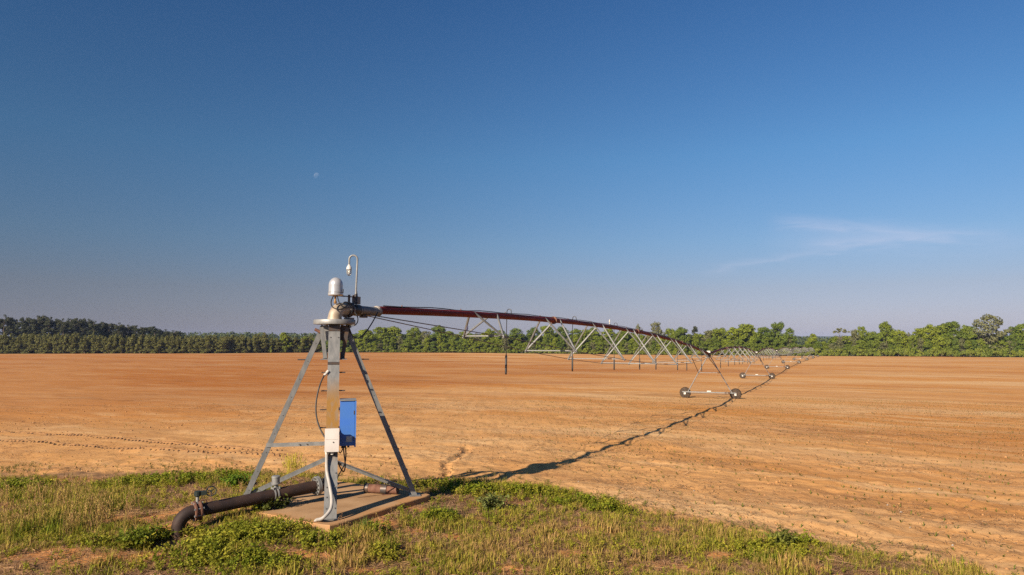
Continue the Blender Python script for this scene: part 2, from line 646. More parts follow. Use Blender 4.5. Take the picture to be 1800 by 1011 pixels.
def tree_material(name, a, b_, c_):
    """leaf colour differs from tree to tree and from spray to spray"""
    m = bpy.data.materials.new(name)
    m.use_nodes = True
    nd, lk = m.node_tree.nodes, m.node_tree.links
    b = nd['Principled BSDF']
    b.inputs['Roughness'].default_value = .7
    b.inputs['Specular IOR Level'].default_value = .2
    oi = N(nd, 'ShaderNodeObjectInfo')
    geo = N(nd, 'ShaderNodeNewGeometry')
    mx = N(nd, 'ShaderNodeMix', data_type='RGBA')
    lk.new(oi.outputs['Random'], mx.inputs[0])
    mx.inputs[6].default_value = (*a, 1)
    mx.inputs[7].default_value = (*b_, 1)
    mx2 = N(nd, 'ShaderNodeMix', data_type='RGBA')
    lk.new(M_(nd, lk, 'MULTIPLY', geo.outputs['Random Per Island'], .5), mx2.inputs[0])
    lk.new(mx.outputs[2], mx2.inputs[6])
    mx2.inputs[7].default_value = (*c_, 1)
    lk.new(mx2.outputs[2], b.inputs['Base Color'])
    tr = N(nd, 'ShaderNodeBsdfTranslucent')
    lk.new(mx2.outputs[2], tr.inputs[0])
    ms = N(nd, 'ShaderNodeMixShader')
    ms.inputs[0].default_value = .22
    lk.new(b.outputs[0], ms.inputs[1])
    lk.new(tr.outputs[0], ms.inputs[2])
    lk.new(ms.outputs[0], nd['Material Output'].inputs[0])
    return m


MT['leaf'] = tree_material('spring leaves', (.165, .20, .013), (.055, .098, .013), (.19, .215, .03))
MT['far_leaf'] = tree_material('far woodland leaves', (.060, .080, .026), (.060, .080, .026), (.085, .10, .034))
MT['leaf_pale'] = tree_material('pale grey green leaves', (.13, .135, .055), (.11, .12, .045), (.19, .18, .09))
MT['needle'] = tree_material('dark pine needles', (.040, .052, .022), (.055, .058, .026), (.065, .064, .032))
MT['young_needle'] = tree_material('young pine needles', (.115, .120, .026), (.080, .090, .022), (.18, .155, .05))
MT['shrub'] = tree_material('shrub leaves', (.165, .195, .022), (.10, .14, .018), (.22, .21, .04))


def soil_material():
    m = bpy.data.materials.new('orange field soil')
    m.use_nodes = True
    nd, lk = m.node_tree.nodes, m.node_tree.links
    b = nd['Principled BSDF']
    b.inputs['Roughness'].default_value = 1.0
    b.inputs['Specular IOR Level'].default_value = 0.05
    geo = N(nd, 'ShaderNodeNewGeometry')
    zone = N(nd, 'ShaderNodeAttribute', attribute_name='col')
    zs = N(nd, 'ShaderNodeSeparateColor')
    lk.new(zone.outputs['Color'], zs.inputs[0])

    def noise(scale, detail, stretch, rot=0.0, rough=.55):
        mp0 = N(nd, 'ShaderNodeMapping')
        mp0.inputs['Rotation'].default_value = (0, 0, -rot)
        lk.new(geo.outputs['Position'], mp0.inputs[0])
        mp = N(nd, 'ShaderNodeMapping')
        mp.inputs['Scale'].default_value = stretch
        lk.new(mp0.outputs[0], mp.inputs[0])
        n = N(nd, 'ShaderNodeTexNoise')
        n.inputs['Scale'].default_value = scale
        n.inputs['Detail'].default_value = detail
        n.inputs['Roughness'].default_value = rough
        lk.new(mp.outputs[0], n.inputs['Vector'])
        return n.outputs[0]

    def rng_(s, a, b2, c=0., d=1.):
        mr = N(nd, 'ShaderNodeMapRange')
        for i, v in enumerate((a, b2, c, d)):
            mr.inputs[i + 1].default_value = v
        lk.new(s, mr.inputs[0])
        return mr.outputs[0]

    def mix(f, a, b2, mode='MIX'):
        mx = N(nd, 'ShaderNodeMix', data_type='RGBA', blend_type=mode)
        for i, v in ((0, f), (6, a), (7, b2)):
            if isinstance(v, tuple):
                mx.inputs[i].default_value = (*v, 1)
            elif isinstance(v, float):
                mx.inputs[i].default_value = v
            else:
                lk.new(v, mx.inputs[i])
        return mx.outputs[2]
    tan, orange, red = (.52, .288, .116), (.46, .208, .058), (.30, .118, .038)
    big = noise(.03, 6, (.5, 1.3, 1), ROW, .6)
    c = mix(rng_(big, .44, .56), tan, orange)
    redness = M_(nd, lk, 'ADD', M_(nd, lk, 'MULTIPLY', zs.outputs[2], .9), rng_(noise(.05, 7, (.4, 1.0, 1), ROW, .62), .50, .66, 0, .8), clamp=True)
    streak = noise(.9, 8, (.13, 1.1, 1), ROW, .72)
    c = mix(rng_(streak, .47, .66, 0, .62), c, (.27, .135, .058))
    moist = noise(.11, 8, (.22, 1.0, 1), ROW, .68)
    c = mix(M_(nd, lk, 'MULTIPLY', rng_(moist, .56, .64), rng_(noise(1.6, 6, (.25, 1, 1), ROW, .7), .40, .60, 0, .75)), c, (.20, .105, .05))
    pale = noise(.45, 8, (.26, 1.0, 1), ROW, .7)
    c = mix(rng_(pale, .50, .66, 0, .7), c, (.57, .375, .19))
    dust = noise(.07, 7, (.4, 1.0, 1), ROW, .65)
    c = mix(rng_(dust, .52, .66, 0, .55), c, (.54, .38, .215))
    fine = noise(6.0, 8, (.6, 1, 1), ROW, .7)
    c = mix(rng_(fine, .46, .66, 0, .40), c, (.27, .125, .052))
    speck = noise(22.0, 5, (1, 1, 1), 0, .8)
    c = mix(rng_(speck, .62, .70, 0, .5), c, (.16, .08, .038))
    c = mix(M_(nd, lk, 'MULTIPLY', redness, .9), c, (.70, .54, .44), 'MULTIPLY')
    # verge: trampled soil and plant litter
    lit = mix(rng_(noise(3.5, 8, (1, 1, 1), 0, .75), .38, .62), (.15, .085, .045), (.30, .17, .085))
    vsoil = mix(rng_(noise(9, 6, (1, 1, 1), 0, .7), .4, .62), (.47, .19, .055), (.42, .21, .085))
    vcol = mix(zs.outputs[1], lit, vsoil)
    c = mix(zs.outputs[0], c, vcol)
    # beyond the field: rough grass under the woods
    far = N(nd, 'ShaderNodeAttribute', attribute_name='wood')
    c = mix(far.outputs['Fac'], c, (.10, .11, .035))
    lk.new(c, b.inputs['Base Color'])
    bp = N(nd, 'ShaderNodeBump')
    bp.inputs['Strength'].default_value = .55
    bp.inputs['Distance'].default_value = .03
    hh = M_(nd, lk, 'ADD', M_(nd, lk, 'MULTIPLY', noise(14, 8, (1, 1, 1), 0, .7), .8), M_(nd, lk, 'MULTIPLY', noise(45, 4, (1, 1, 1)), .3))
    lk.new(hh, bp.inputs['Height'])
    lk.new(bp.outputs[0], b.inputs['Normal'])
    return m


MT['soil'] = soil_material()

# ------------------------------------------------------------------ the land
REDW = [(*ground_px(x, y), rx, ry) for x, y, rx, ry in
        ((300, 665, 55, 26), (620, 668, 36, 16), (560, 640, 80, 55), (860, 655, 18, 12), (150, 640, 110, 70), (420, 695, 14, 5), (150, 700, 16, 7), (760, 672, 20, 9), (1000, 650, 40, 24))]
# far rim of the field, seen as the foot of the woods
RIM = [(-620, 300), (-321, 352), (-214, 365), (-160, 372), (-104, 412), (0, 398), (92, 368), (164, 358), (254, 338), (420, 300), (700, 200)]
RIM_X = np.array([r[0] for r in RIM], float)
RIM_Y = np.array([r[1] for r in RIM], float)


def grow(a, start, stop, f):
    out, d = [], start
    while a < stop:
        a += d
        out.append(a)
        d *= f
    return out


def build_land():
    st = .055
    xs = np.arange(-13.5, 14.01, st)
    ext = np.array(grow(14.0, .07, 4800, 1.135))
    xs = np.concatenate([-(ext[::-1]) + .5, xs, ext])
    y0 = np.arange(8.2, 21.0, st)
    ys = np.concatenate([-np.array(grow(-8.2, .4, 60, 1.4))[::-1], y0, np.array(grow(y0[-1], .058, 4800, 1.052))])
    X, Y = np.meshgrid(xs, ys)
    Z = land_z(X, Y)
    Z = np.where(slab_in(X, Y, -.15), np.minimum(Z, -.03), Z)
    V = np.stack([X, Y, Z], -1).reshape(-1, 3)
    ny, nx = X.shape
    i = np.arange(nx * ny).reshape(ny, nx)
    F = np.stack([i[:-1, :-1], i[:-1, 1:], i[1:, 1:], i[1:, :-1]], -1).reshape(-1, 4)
    xx, yy = V[:, 0], V[:, 1]
    c = np.zeros((len(V), 3))
    c[:, 0] = verge(xx, yy)
    c[:, 1] = bare(xx, yy)
    c[:, 2] = np.clip(blob(xx, yy, REDW) + .75 / (1 + np.exp((xx + 4 + .12 * yy) / 6.0)) * np.clip((yy - 30) / 16, 0, 1), 0, 1)
    o = np_mesh('field_ground', V, [F], MT['soil'], c, smooth=True)
    wood = np.clip((yy - np.interp(xx, RIM_X, RIM_Y)) / 3.0, 0, 1).astype(np.float32)
    at = o.data.attributes.new('wood', 'FLOAT', 'POINT')
    at.data.foreach_set('value', wood)
    tag(o, 'bare orange ploughed field with a weedy verge', kind='structure')
    return o


build_land()

# distant wooded hill beyond the gap in the trees
def build_hill():
    m = material('far hill woods', (.035, .05, .02), .95, 0, (.06, .075, .03), .02, 0)
    vs, fs = [], []
    n = 160
    for j, (Y, hh) in enumerate(((3300, 0), (3500, .55), (3750, .95), (4000, 1.0), (4300, .5))):
        for i in range(n + 1):
            x = -1500 + 5000 * i / n
            top = 42 + 5 * math.sin(x * .0021) + 3 * math.sin(x * .0063 + 1) + random.uniform(-1.2, 1.2)
            top *= min(1, max(.55, (x + 2500) / 3200))
            vs.append((x, Y, -6 + (top + 6) * hh))
    for j in range(4):
        for i in range(n):
            a = j * (n + 1) + i
            fs.append((a, a + 1, a + n + 2, a + n + 1))
    o = link_mesh('hill', vs, fs, m, smooth=True)
    tag(o, 'blue grey wooded hill far behind the trees', kind='structure')


build_hill()

# ------------------------------------------------------------------ pivot: pad, stand, fittings
def pv(a, b, z):
    p = PIV + a * E1 + b * E2
    return Vector((p[0], p[1], z))


E1v, E2v = Vector((E1[0], E1[1], 0)), Vector((E2[0], E2[1], 0))
HEAD = [24.56, 24.10, 24.42, 25.42, 25.66, 25.98, 26.24]
ARM = Vector((math.sin(R(HEAD[0])), math.cos(R(HEAD[0])), 0))
ARMR = Vector((math.cos(R(HEAD[0])), -math.sin(R(HEAD[0])), 0))
PIPE_Z = 3.876
PIV3 = Vector((PIV[0], PIV[1], 0))


def arm(t, x, z):
    return PIV3 + ARM * t + ARMR * x + Vector((0, 0, z))


def build_pad():
    n, hd = 14, 2.02
    g = []
    corners = [pv(hd, 0, 0), pv(0, hd, 0), pv(-hd, 0, 0), pv(0, -hd, 0)]
    ring = []
    for k in range(4):
        a, b = corners[k], corners[(k + 1) % 4]
        for i in range(n):
            p = a.lerp(b, i / n)
            inward = (PIV3 - p).normalized()
            p = p + inward * (abs(random.gauss(0, .012)) + (.05 if i == 0 else 0))
            ring.append(p)
    vs, fs = [], []
    m = len(ring)
    for z, k in ((-.16, 1.0), (.085 , 1.0), (.10, .992)):
        for p in ring:
            q = PIV3 + (p - PIV3) * k
            vs.append((q.x, q.y, z + random.uniform(-.004, .004) * (z > 0)))
    for j in range(2):
        for i in range(m):
            i2 = (i + 1) % m
            fs.append((j * m + i, j * m + i2, (j + 1) * m + i2, (j + 1) * m + i))
    fs.append(tuple(2 * m + i for i in range(m)))
    o = link_mesh('concrete_pad', vs, fs, MT['concrete'])
    tag(o, 'dusty square concrete pad under the pivot stand', 'concrete pad')


build_pad()


def channel(w, d, t):
    """C section outline, web outside"""
    h = w / 2
    return [(-h, 0), (h, 0), (h, -d), (h - t, -d), (h - t, -t), (-h + t, -t), (-h + t, -d), (-h, -d)]


def angle_prof(w, t):
    return [(0, 0), (w, 0), (w, t), (t, t), (t, w), (0, w)]


def rect(w, h):
    return [(-w / 2, -h / 2), (w / 2, -h / 2), (w / 2, h / 2), (-w / 2, h / 2)]


def build_stand():
    T = thing('pivot_stand', (PIV[0], PIV[1], .1), 'four legged galvanized pivot stand standing on the concrete pad', 'pivot stand')
    z0, z1, r0, r1 = .10, 3.555, 1.58, .21

    def leg_at(ax, z):
        k = (z - z0) / (z1 - z0)
        rb = r0 if abs(ax.dot(E1v)) > .5 else 1.70
        v = ax * (rb + ((r1 if rb == r0 else .255) - rb) * k)
        return PIV3 + Vector((v.x, v.y, z))
    for ax, mat in ((E1v, MT['post']), (E2v, MT['galv']), (-E1v, MT['galv']), (-E2v, MT['galv'])):
        mb = MB()
        side = Vector((0, 0, 1)).cross(ax)
        p, q = leg_at(ax, z0 + .012), leg_at(ax, z1)
        axis = (q - p).normalized()
        up = axis.cross(side).normalized()
        prof = channel(.22, .135, .014) if ax == E1v else channel(.135, .10, .012)
        if up.dot(ax) < 0:
            prof = [(-a, -b) for a, b in prof]
        mb.beam(p, q, prof, side)
        lg = mb.build('leg', mat, T)
        fp = leg_at(ax, z0 + .008)
        mb = MB()
        rotm = Matrix((side, ax, Vector((0, 0, 1)))).transposed()
        mb.box(fp - ax * .05, (.26, .22, .016), rotm)
        mb.build('foot_plate', MT['galv'], lg)
        mb = MB()
        nrm = up if up.dot(ax) > 0 else -up
        for z in ((.28, .46, .62, .85, 3.3) if ax == E1v else (.3, .62, 1.04, 1.5, 3.2)):
            for sd in (-1, 1):
                c = leg_at(ax, z) + side * sd * (.075 if ax == E1v else .045) + nrm * .002
                mb.tube([c, c + nrm * .012], .014, 6)
        mb.build('bolt', MT['bolt'], lg)
        if ax != E1v:       # bolts down the flank that faces the track
            mb = MB()
            for z in np.arange(.4, 3.2, .35):
                for sd in (-1, 1):
                    c = leg_at(ax, z) + side * sd * .066 - nrm * .05
                    mb.tube([c, c + side * sd * .008], .011, 6)
            mb.build('bolt', MT['bolt'], lg)
    # riser pipe
    mb = MB()
    mb.tube([PIV3 + Vector((0, 0, .2)), PIV3 + Vector((0, 0, 3.6))], .108, 20)
    mb.build('riser_pipe', MT['galv'], T, True)
    # top ring plate
    mb = MB()
    mb.lathe(PIV3 + Vector((0, 0, 3.56)), [(.36, 0), (.408, .004), (.412, .02), (.412, .085), (.405, .095), (.15, .098)], 40)
    mb.build('ring_plate', MT['galv_bright'], T, True)
    # clamp plate and hangers under the ring
    mb = MB()
    rotm = Matrix((E2v, -E1v, Vector((0, 0, 1)))).transposed()
    mb.box(PIV3 + Vector((0, 0, 2.87)) + E1v * .25, (.50, .36, .014), rotm)
    mb.build('clamp_plate', MT['galv'], T)
    for sd in (-1, 1):
        mb = MB()
        mb.beam(pv(.22, .25 * sd, 3.5), pv(.22, .165 * sd, 2.89), rect(.075, .012), E2v)
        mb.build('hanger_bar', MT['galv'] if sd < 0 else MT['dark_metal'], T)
        mb = MB()
        mb.box(pv(.2, .165 * sd, 2.945), (.09, .02, .13), rotm)
        mb.build('hanger_foot', MT['galv'], T)
        mb = MB()
        mb.beam(pv(.12, .20 * sd, 3.54), pv(.12, .14 * sd, 3.24), rect(.16, .012), E2v)
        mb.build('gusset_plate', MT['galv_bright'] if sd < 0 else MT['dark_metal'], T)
    # braces from riser to the feet of the side legs
    for sd in (-1, 1):
        mb = MB()
        mb.beam(pv(-.02, .11 * sd, .86), leg_at(E2v * sd, .20) - E2v * sd * .02, angle_prof(.075, .008), E1v)
        mb.build('brace', MT['galv'], T)
    mb = MB()
    mb.beam(leg_at(-E2v, 1.215) + E1v * .075, pv(.10, -.10, 1.215), rect(.012, .075), E1v)
    cb = mb.build('cross_bar', MT['galv_bright'], T)
    mb = MB()
    for b in (-.62, -.48):
        mb.tube([pv(.10, b, 1.215), pv(.12, b, 1.215)], .014, 6)
    mb.build('bolt', MT['bolt'], cb)
    # climbing pegs through the front leg
    for z in (1.62, 1.94, 2.28, 2.62):
        c = leg_at(E1v, z) - E1v * .07
        mb = MB()
        mb.tube([c - E2v * .225, c + E2v * .225], .012, 8)
        mb.build('climbing_peg', MT['dark_metal'], T, True)
    for sd in (-1, 1):
        c = leg_at(E2v * sd, 2.86)
        mb = MB()
        mb.tube([c - E2v * .06 * sd, c + E2v * .15 * sd], .012, 8)
        mb.build('climbing_peg', MT['dark_metal'], T, True)
    # dark clamp bands on the legs, rust stained bracket on the left leg
    mb = MB()
    mb.tube([leg_at(-E2v, 3.46) + E1v * .08 - E2v * .08, leg_at(-E2v, 3.40) + E1v * .12 + E2v * .06], .03, 8)
    mb.build('rusty_bracket', MT['rust_flange'], T, True)
    mb = MB()
    c = leg_at(E1v, 3.47) + E1v * .02
    mb.box(c, (.226, .02, .085), rotm)
    mb.build('dark_band', MT['dark_metal'], T)
    c = leg_at(E1v, 2.80) + E1v * .012
    mb = MB()
    mb.box(c, (.224, .02, .05), rotm)
    mb.build('dark_band', MT['dark_metal'], T)
    return T


stand = build_stand()


def build_swivel():
    T = thing('swivel_joint', (PIV[0], PIV[1], 3.66), 'weathered swivel elbow carrying the pipe on top of the ring plate', 'pipe joint')
    b = .20
    pts = [PIV3 + Vector((0, 0, 3.655))]
    for k in range(9):
        a = math.pi / 2 * k / 8
        pts.append(arm(b * (1 - math.cos(a)), 0, PIPE_Z - b + b * math.sin(a) + .0))
    pts.append(arm(.36, 0, PIPE_Z))
    mb = MB()
    mb.tube(pts, [.145, .142] + [.135] * 9 , 22)
    mb.build('elbow', MT['tan_metal'], T, True)
    mb = MB()
    mb.lathe(arm(.34, 0, PIPE_Z), [(.12, 0), (.165, .002), (.165, .035), (.125, .04), (.125, .07), (.16, .072), (.16, .11), (.11, .112)], 20, ARM)
    mb.build('bearing_flange', MT['dark_metal'], T, True)
    mb = MB()
    for k in range(10):
        a = 2 * math.pi * k / 10
        c = arm(.32, math.cos(a) * .142, PIPE_Z + math.sin(a) * .142)
        mb.tube([c, c + ARM * .15], .013, 6)
    mb.build('bolt', MT['galv_bright'], T)
    mb = MB()
    mb.lathe(arm(.45, 0, PIPE_Z), [(.108, 0), (.118, .02), (.118, .34), (.105, .36)], 20, ARM)
    mb.build('rubber_boot', MT['black'], T, True)
    mb = MB()
    for t in (.5, .74):
        mb.lathe(arm(t, 0, PIPE_Z), [(.119, 0), (.123, .004), (.123, .02), (.119, .024)], 20, ARM)
    mb.build('hose_band', MT['galv_bright'], T, True)
    mb = MB()
    mb.lathe(arm(.8, 0, PIPE_Z), [(.1, 0), (.101, .01), (.101, .70)], 20, ARM)
    mb.build('inlet_pipe', MT['galv'], T, True)
    mb = MB()
    mb.lathe(arm(1.36, -.01, PIPE_Z + .018), [(.09, 0), (.105, .02), (.112, .06), (.108, .12), (.09, .17)], 16, ARM)
    mb.build('joint_wrap', MT['wrap'], T, True)
    mb = MB()
    mb.box(arm(.92, .02, PIPE_Z - .125), (.10, .16, .05), Matrix((ARMR, ARM, Vector((0, 0, 1)))).transposed())
    mb.build('rod_lug', MT['dark_metal'], T)
    # slip ring motor hanging under the bearing
    rotm = Matrix((ARMR, ARM, Vector((0, 0, 1)))).transposed()
    mb = MB()
    mb.box(arm(.42, .03, PIPE_Z - .21), (.14, .16, .09), rotm)
    mb.box(arm(.42, .03, PIPE_Z - .29), (.09, .09, .10), rotm)
    mb.tube([arm(.42, .03, 3.56), arm(.42, .03, 3.50)], .05, 10)
    mb.build('bearing_bracket', MT['galv'], T)
    # bracket plates above
    mb = MB()
    for t in (.42, .56):
        mb.box(arm(t, .02, 4.06), (.055, .012, .26), rotm)
    mb.box(arm(.5, .02, 4.15), (.03, .42, .02), rotm)
    mb.build('support_bracket', MT['dark_metal'], T)
    mb = MB()
    mb.box(arm(.66, .04, 4.08), (.11, .10, .16), rotm)
    mb.build('junction_box', MT['galv'], T)
    mb = MB()
    mb.tube([arm(.3, .0, 4.15), arm(.05, -.02, 4.15)], .014, 8)
    mb.build('dome_arm', MT['dark_metal'], T, True)
    return T


build_swivel()


def build_dome():
    base = Vector(at_depth(590, 520, 13.79))
    c = Vector((base.x, base.y, 4.145))
    T = thing('sensor_dome', c, 'white rounded dome cap above the pivot elbow', 'dome')
    mb = MB()
    pr = [(.05, 0), (.146, .002), (.150, .012), (.150, .058), (.144, .066), (.142, .075), (.142, .21)]
    pr += [(.142 * math.cos(a), .21 + .16 * math.sin(a)) for a in np.linspace(.12, math.pi / 2 - .02, 10)]
    mb.lathe(c, pr, 32)
    mb.build('dome_shell', MT['dome'], T, True)
    mb = MB()
    mb.lathe(c + Vector((0, 0, .056)), [(.150, 0), (.1535, .003), (.1535, .012), (.150, .015)], 32)
    mb.build('clamp_band', MT['galv_bright'], T, True)
    mb = MB()
    mb.lathe(c + Vector((-.005, 0, -.165)), [(.022, 0), (.03, .01), (.03, .05), (.02, .055), (.02, .13), (.028, .135), (.028, .17)], 10)
    mb.build('brass_stem', MT['brass'], T, True)
    mb = MB()
    mb.tube([c + Vector((.142, -.03, .06)), c + Vector((.158, -.035, .06)), c + Vector((.158, -.035, .13))], .012, 6)
    mb.build('latch', MT['black'], T)


build_dome()


def glass_material():
    m = bpy.data.materials.new('lamp glass')
    m.use_nodes = True
    nd, lk = m.node_tree.nodes, m.node_tree.links
    b = nd['Principled BSDF']
    b.inputs['Base Color'].default_value = (.9, .88, .82, 1)
    b.inputs['Roughness'].default_value = .08
    b.inputs['Transmission Weight'].default_value = .75
    b.inputs['IOR'].default_value = 1.3
    return m


def build_lamp():
    Y = 14.42
    b = Vector(at_depth(625, 527, Y))
    T = thing('warning_lamp', b, 'jar shaped lamp on a bent grey pole above the pivot', 'lamp')
    top = at_depth(627, 456, Y)[2]
    right = Vector((1, .1, 0)).normalized()
    pts = [b, b + Vector((.012, 0, (top - b.z) * .5)), Vector((b.x + .024, b.y, top))]
    c = Vector((b.x + .024, b.y, top)) - right * .085
    for k in range(1, 11):
        a = math.pi * k / 10
        pts.append(c + right * .085 * math.cos(a) + Vector((0, 0, .085 * math.sin(a))))
    end = pts[-1]
    ft = at_depth(613, 467, Y)[2]
    pts.append(Vector((end.x, end.y, ft)))
    mb = MB()
    mb.tube(pts, .0195, 10)
    mb.build('pole', MT['galv_bright'], T, True)
    mb = MB()
    mb.tube([b - Vector((0, 0, .06)), b + Vector((0, 0, .12))], .03, 10)
    mb.build('pole_socket', MT['dark_metal'], T, True)
    e = Vector((end.x, end.y, ft))
    mb = MB()
    mb.lathe(e, [(.02, .02), (.03, 0), (.046, -.025), (.055, -.045), (.057, -.082), (.05, -.088)], 16)
    mb.build('lamp_cap', MT['white'], T, True)
    mb = MB()
    mb.lathe(e, [(.044, -.088), (.046, -.1), (.046, -.165), (.038, -.19), (.018, -.205), (.001, -.208)], 16)
    mb.build('glass_jar', glass_material(), T, True)
    mb = MB()
    mb.lathe(e, [(.012, -.09), (.022, -.12), (.026, -.145), (.015, -.168), (.001, -.175)], 12)
    mb.build('bulb', MT['white'], T, True)
    mb = MB()
    for k in range(6):
        a = 2 * math.pi * k / 6
        d = Vector((math.cos(a), math.sin(a), 0))
        mb.tube([e + d * .052 + Vector((0, 0, -.085)), e + d * .052 + Vector((0, 0, -.165)), e + d * .03 + Vector((0, 0, -.205)), e + Vector((0, 0, -.22))], .004, 5)
    mb.build('guard_wires', MT['galv'], T)


build_lamp()


def build_boxes():
    rotm = Matrix((E2v, -E1v, Vector((0, 0, 1)))).transposed()
    # blue control cabinet
    a0, a1, b0, b1, z0, z1 = .55, .95, .135, .425, 1.275, 2.11
    T = thing('control_cabinet', pv((a0 + a1) / 2, (b0 + b1) / 2, z0), 'blue metal control cabinet hung beside the front leg', 'cabinet')
    mb = MB()
    mb.box(pv((a0 + a1) / 2, (b0 + b1) / 2 - .012, (z0 + z1) / 2), (b1 - b0 - .024, a1 - a0, z1 - z0), rotm)
    mb.build('cabinet_body', MT['blue'], T)
    mb = MB()
    mb.box(pv((a0 + a1) / 2 + .004, b1 - .006, (z0 + z1) / 2 - .008), (.028, a1 - a0 + .024, z1 - z0 + .03), rotm)
    dr = mb.build('cabinet_door', MT['blue'], T)
    mb = MB()
    mb.box(pv(a1 + .012, b1 - .03, z1 - .22), (.016, .02, .07), rotm)
    mb.build('hinge', MT['dark_metal'], dr)
    mb = MB()
    mb.box(pv(a1 + .012, b1 - .03, z0 + .14), (.016, .02, .07), rotm)
    mb.build('hinge', MT['dark_metal'], dr)
    mb = MB()
    mb.box(pv((a0 + a1) / 2 + .01, (b0 + b1) / 2, z1 + .008), (b1 - b0 + .012, a1 - a0 + .03, .014), rotm)
    mb.build('cabinet_roof', MT['galv_bright'], T)
    mb = MB()
    mb.box(pv(a1 + .002, b0 + .175, z0 + .125), (.105, .004, .105), rotm)
    pl = mb.build('label_plate', MT['label'], T)
    mb = MB()
    mb.add([pv(a1 + .0055, b0 + .185, z0 + .177), pv(a1 + .0055, b0 + .227, z0 + .177), pv(a1 + .0055, b0 + .227, z0 + .125), pv(a1 + .0055, b0 + .205, z0 + .135)], [(0, 1, 2, 3)])
    mb.build('sticker', MT['white'], pl)
    mb = MB()
    for k, (aa, bb) in enumerate(((.88, .19), (.84, .24), (.8, .3))):
        mb.tube([pv(aa, bb, z0 + .01), pv(aa, bb, z0 - .05)], .022, 8)
    mb.build('cable_gland', MT['black'], T)
    mb = MB()
    mb.box(pv(.84, .122, 1.5), (.03, .06, .05), rotm)
    mb.build('mounting_bracket', MT['dark_metal'], T)
    mb = MB()
    mb.box(pv(.80, .122, 1.95), (.03, .06, .05), rotm)
    mb.build('mounting_bracket', MT['dark_metal'], T)
    # white junction box
    c = pv(1.20, 0.0, 1.43)
    T2 = thing('electrical_box', pv(1.2, 0, 1.22), 'white electrical box fixed low on the front leg', 'box')
    mb = MB()
    mb.box(c + E1v * .0, (.235, .16, .395), rotm)
    mb.build('box_body', MT['white_box'], T2)
    mb = MB()
    mb.box(c + E1v * .089 + Vector((0, 0, .004)), (.25, .018, .415), rotm)
    dr = mb.build('box_door', MT['white_box'], T2)
    mb = MB()
    mb.box(c + E1v * .0985 + Vector((0, 0, .02)), (.21, .002, .005), rotm)
    mb.build('door_seam', MT['conduit'], dr)
    mb = MB()
    k = c + E1v * .098 + E2v * .025 + Vector((0, 0, -.03))
    mb.tube([k, k + E1v * .01], .012, 8)
    mb.build('door_knob', MT['bolt'], dr)
    mb = MB()
    for b in (-.085, .01):
        mb.tube([pv(1.22, b, 1.24), pv(1.22, b, 1.17)], .03, 10)
    mb.build('conduit_fitting', MT['white'], T2, True)
    mb = MB()
    mb.box(pv(1.11, .0, 1.3), (.16, .05, .04), rotm)
    mb.build('mounting_bracket', MT['galv'], T2)
    mb = MB()
    mb.box(pv(1.05, .0, 1.56), (.16, .12, .04), rotm)
    mb.build('mounting_bracket', MT['galv'], T2)


build_boxes()


def cable(name, pts, r, mat, label, cat='cable', seg=8, n=8):
    mb = MB()
    mb.tube(bezier(pts, n), r, seg)
    o = mb.build(name, mat, None, True)
    return tag(o, label, cat)


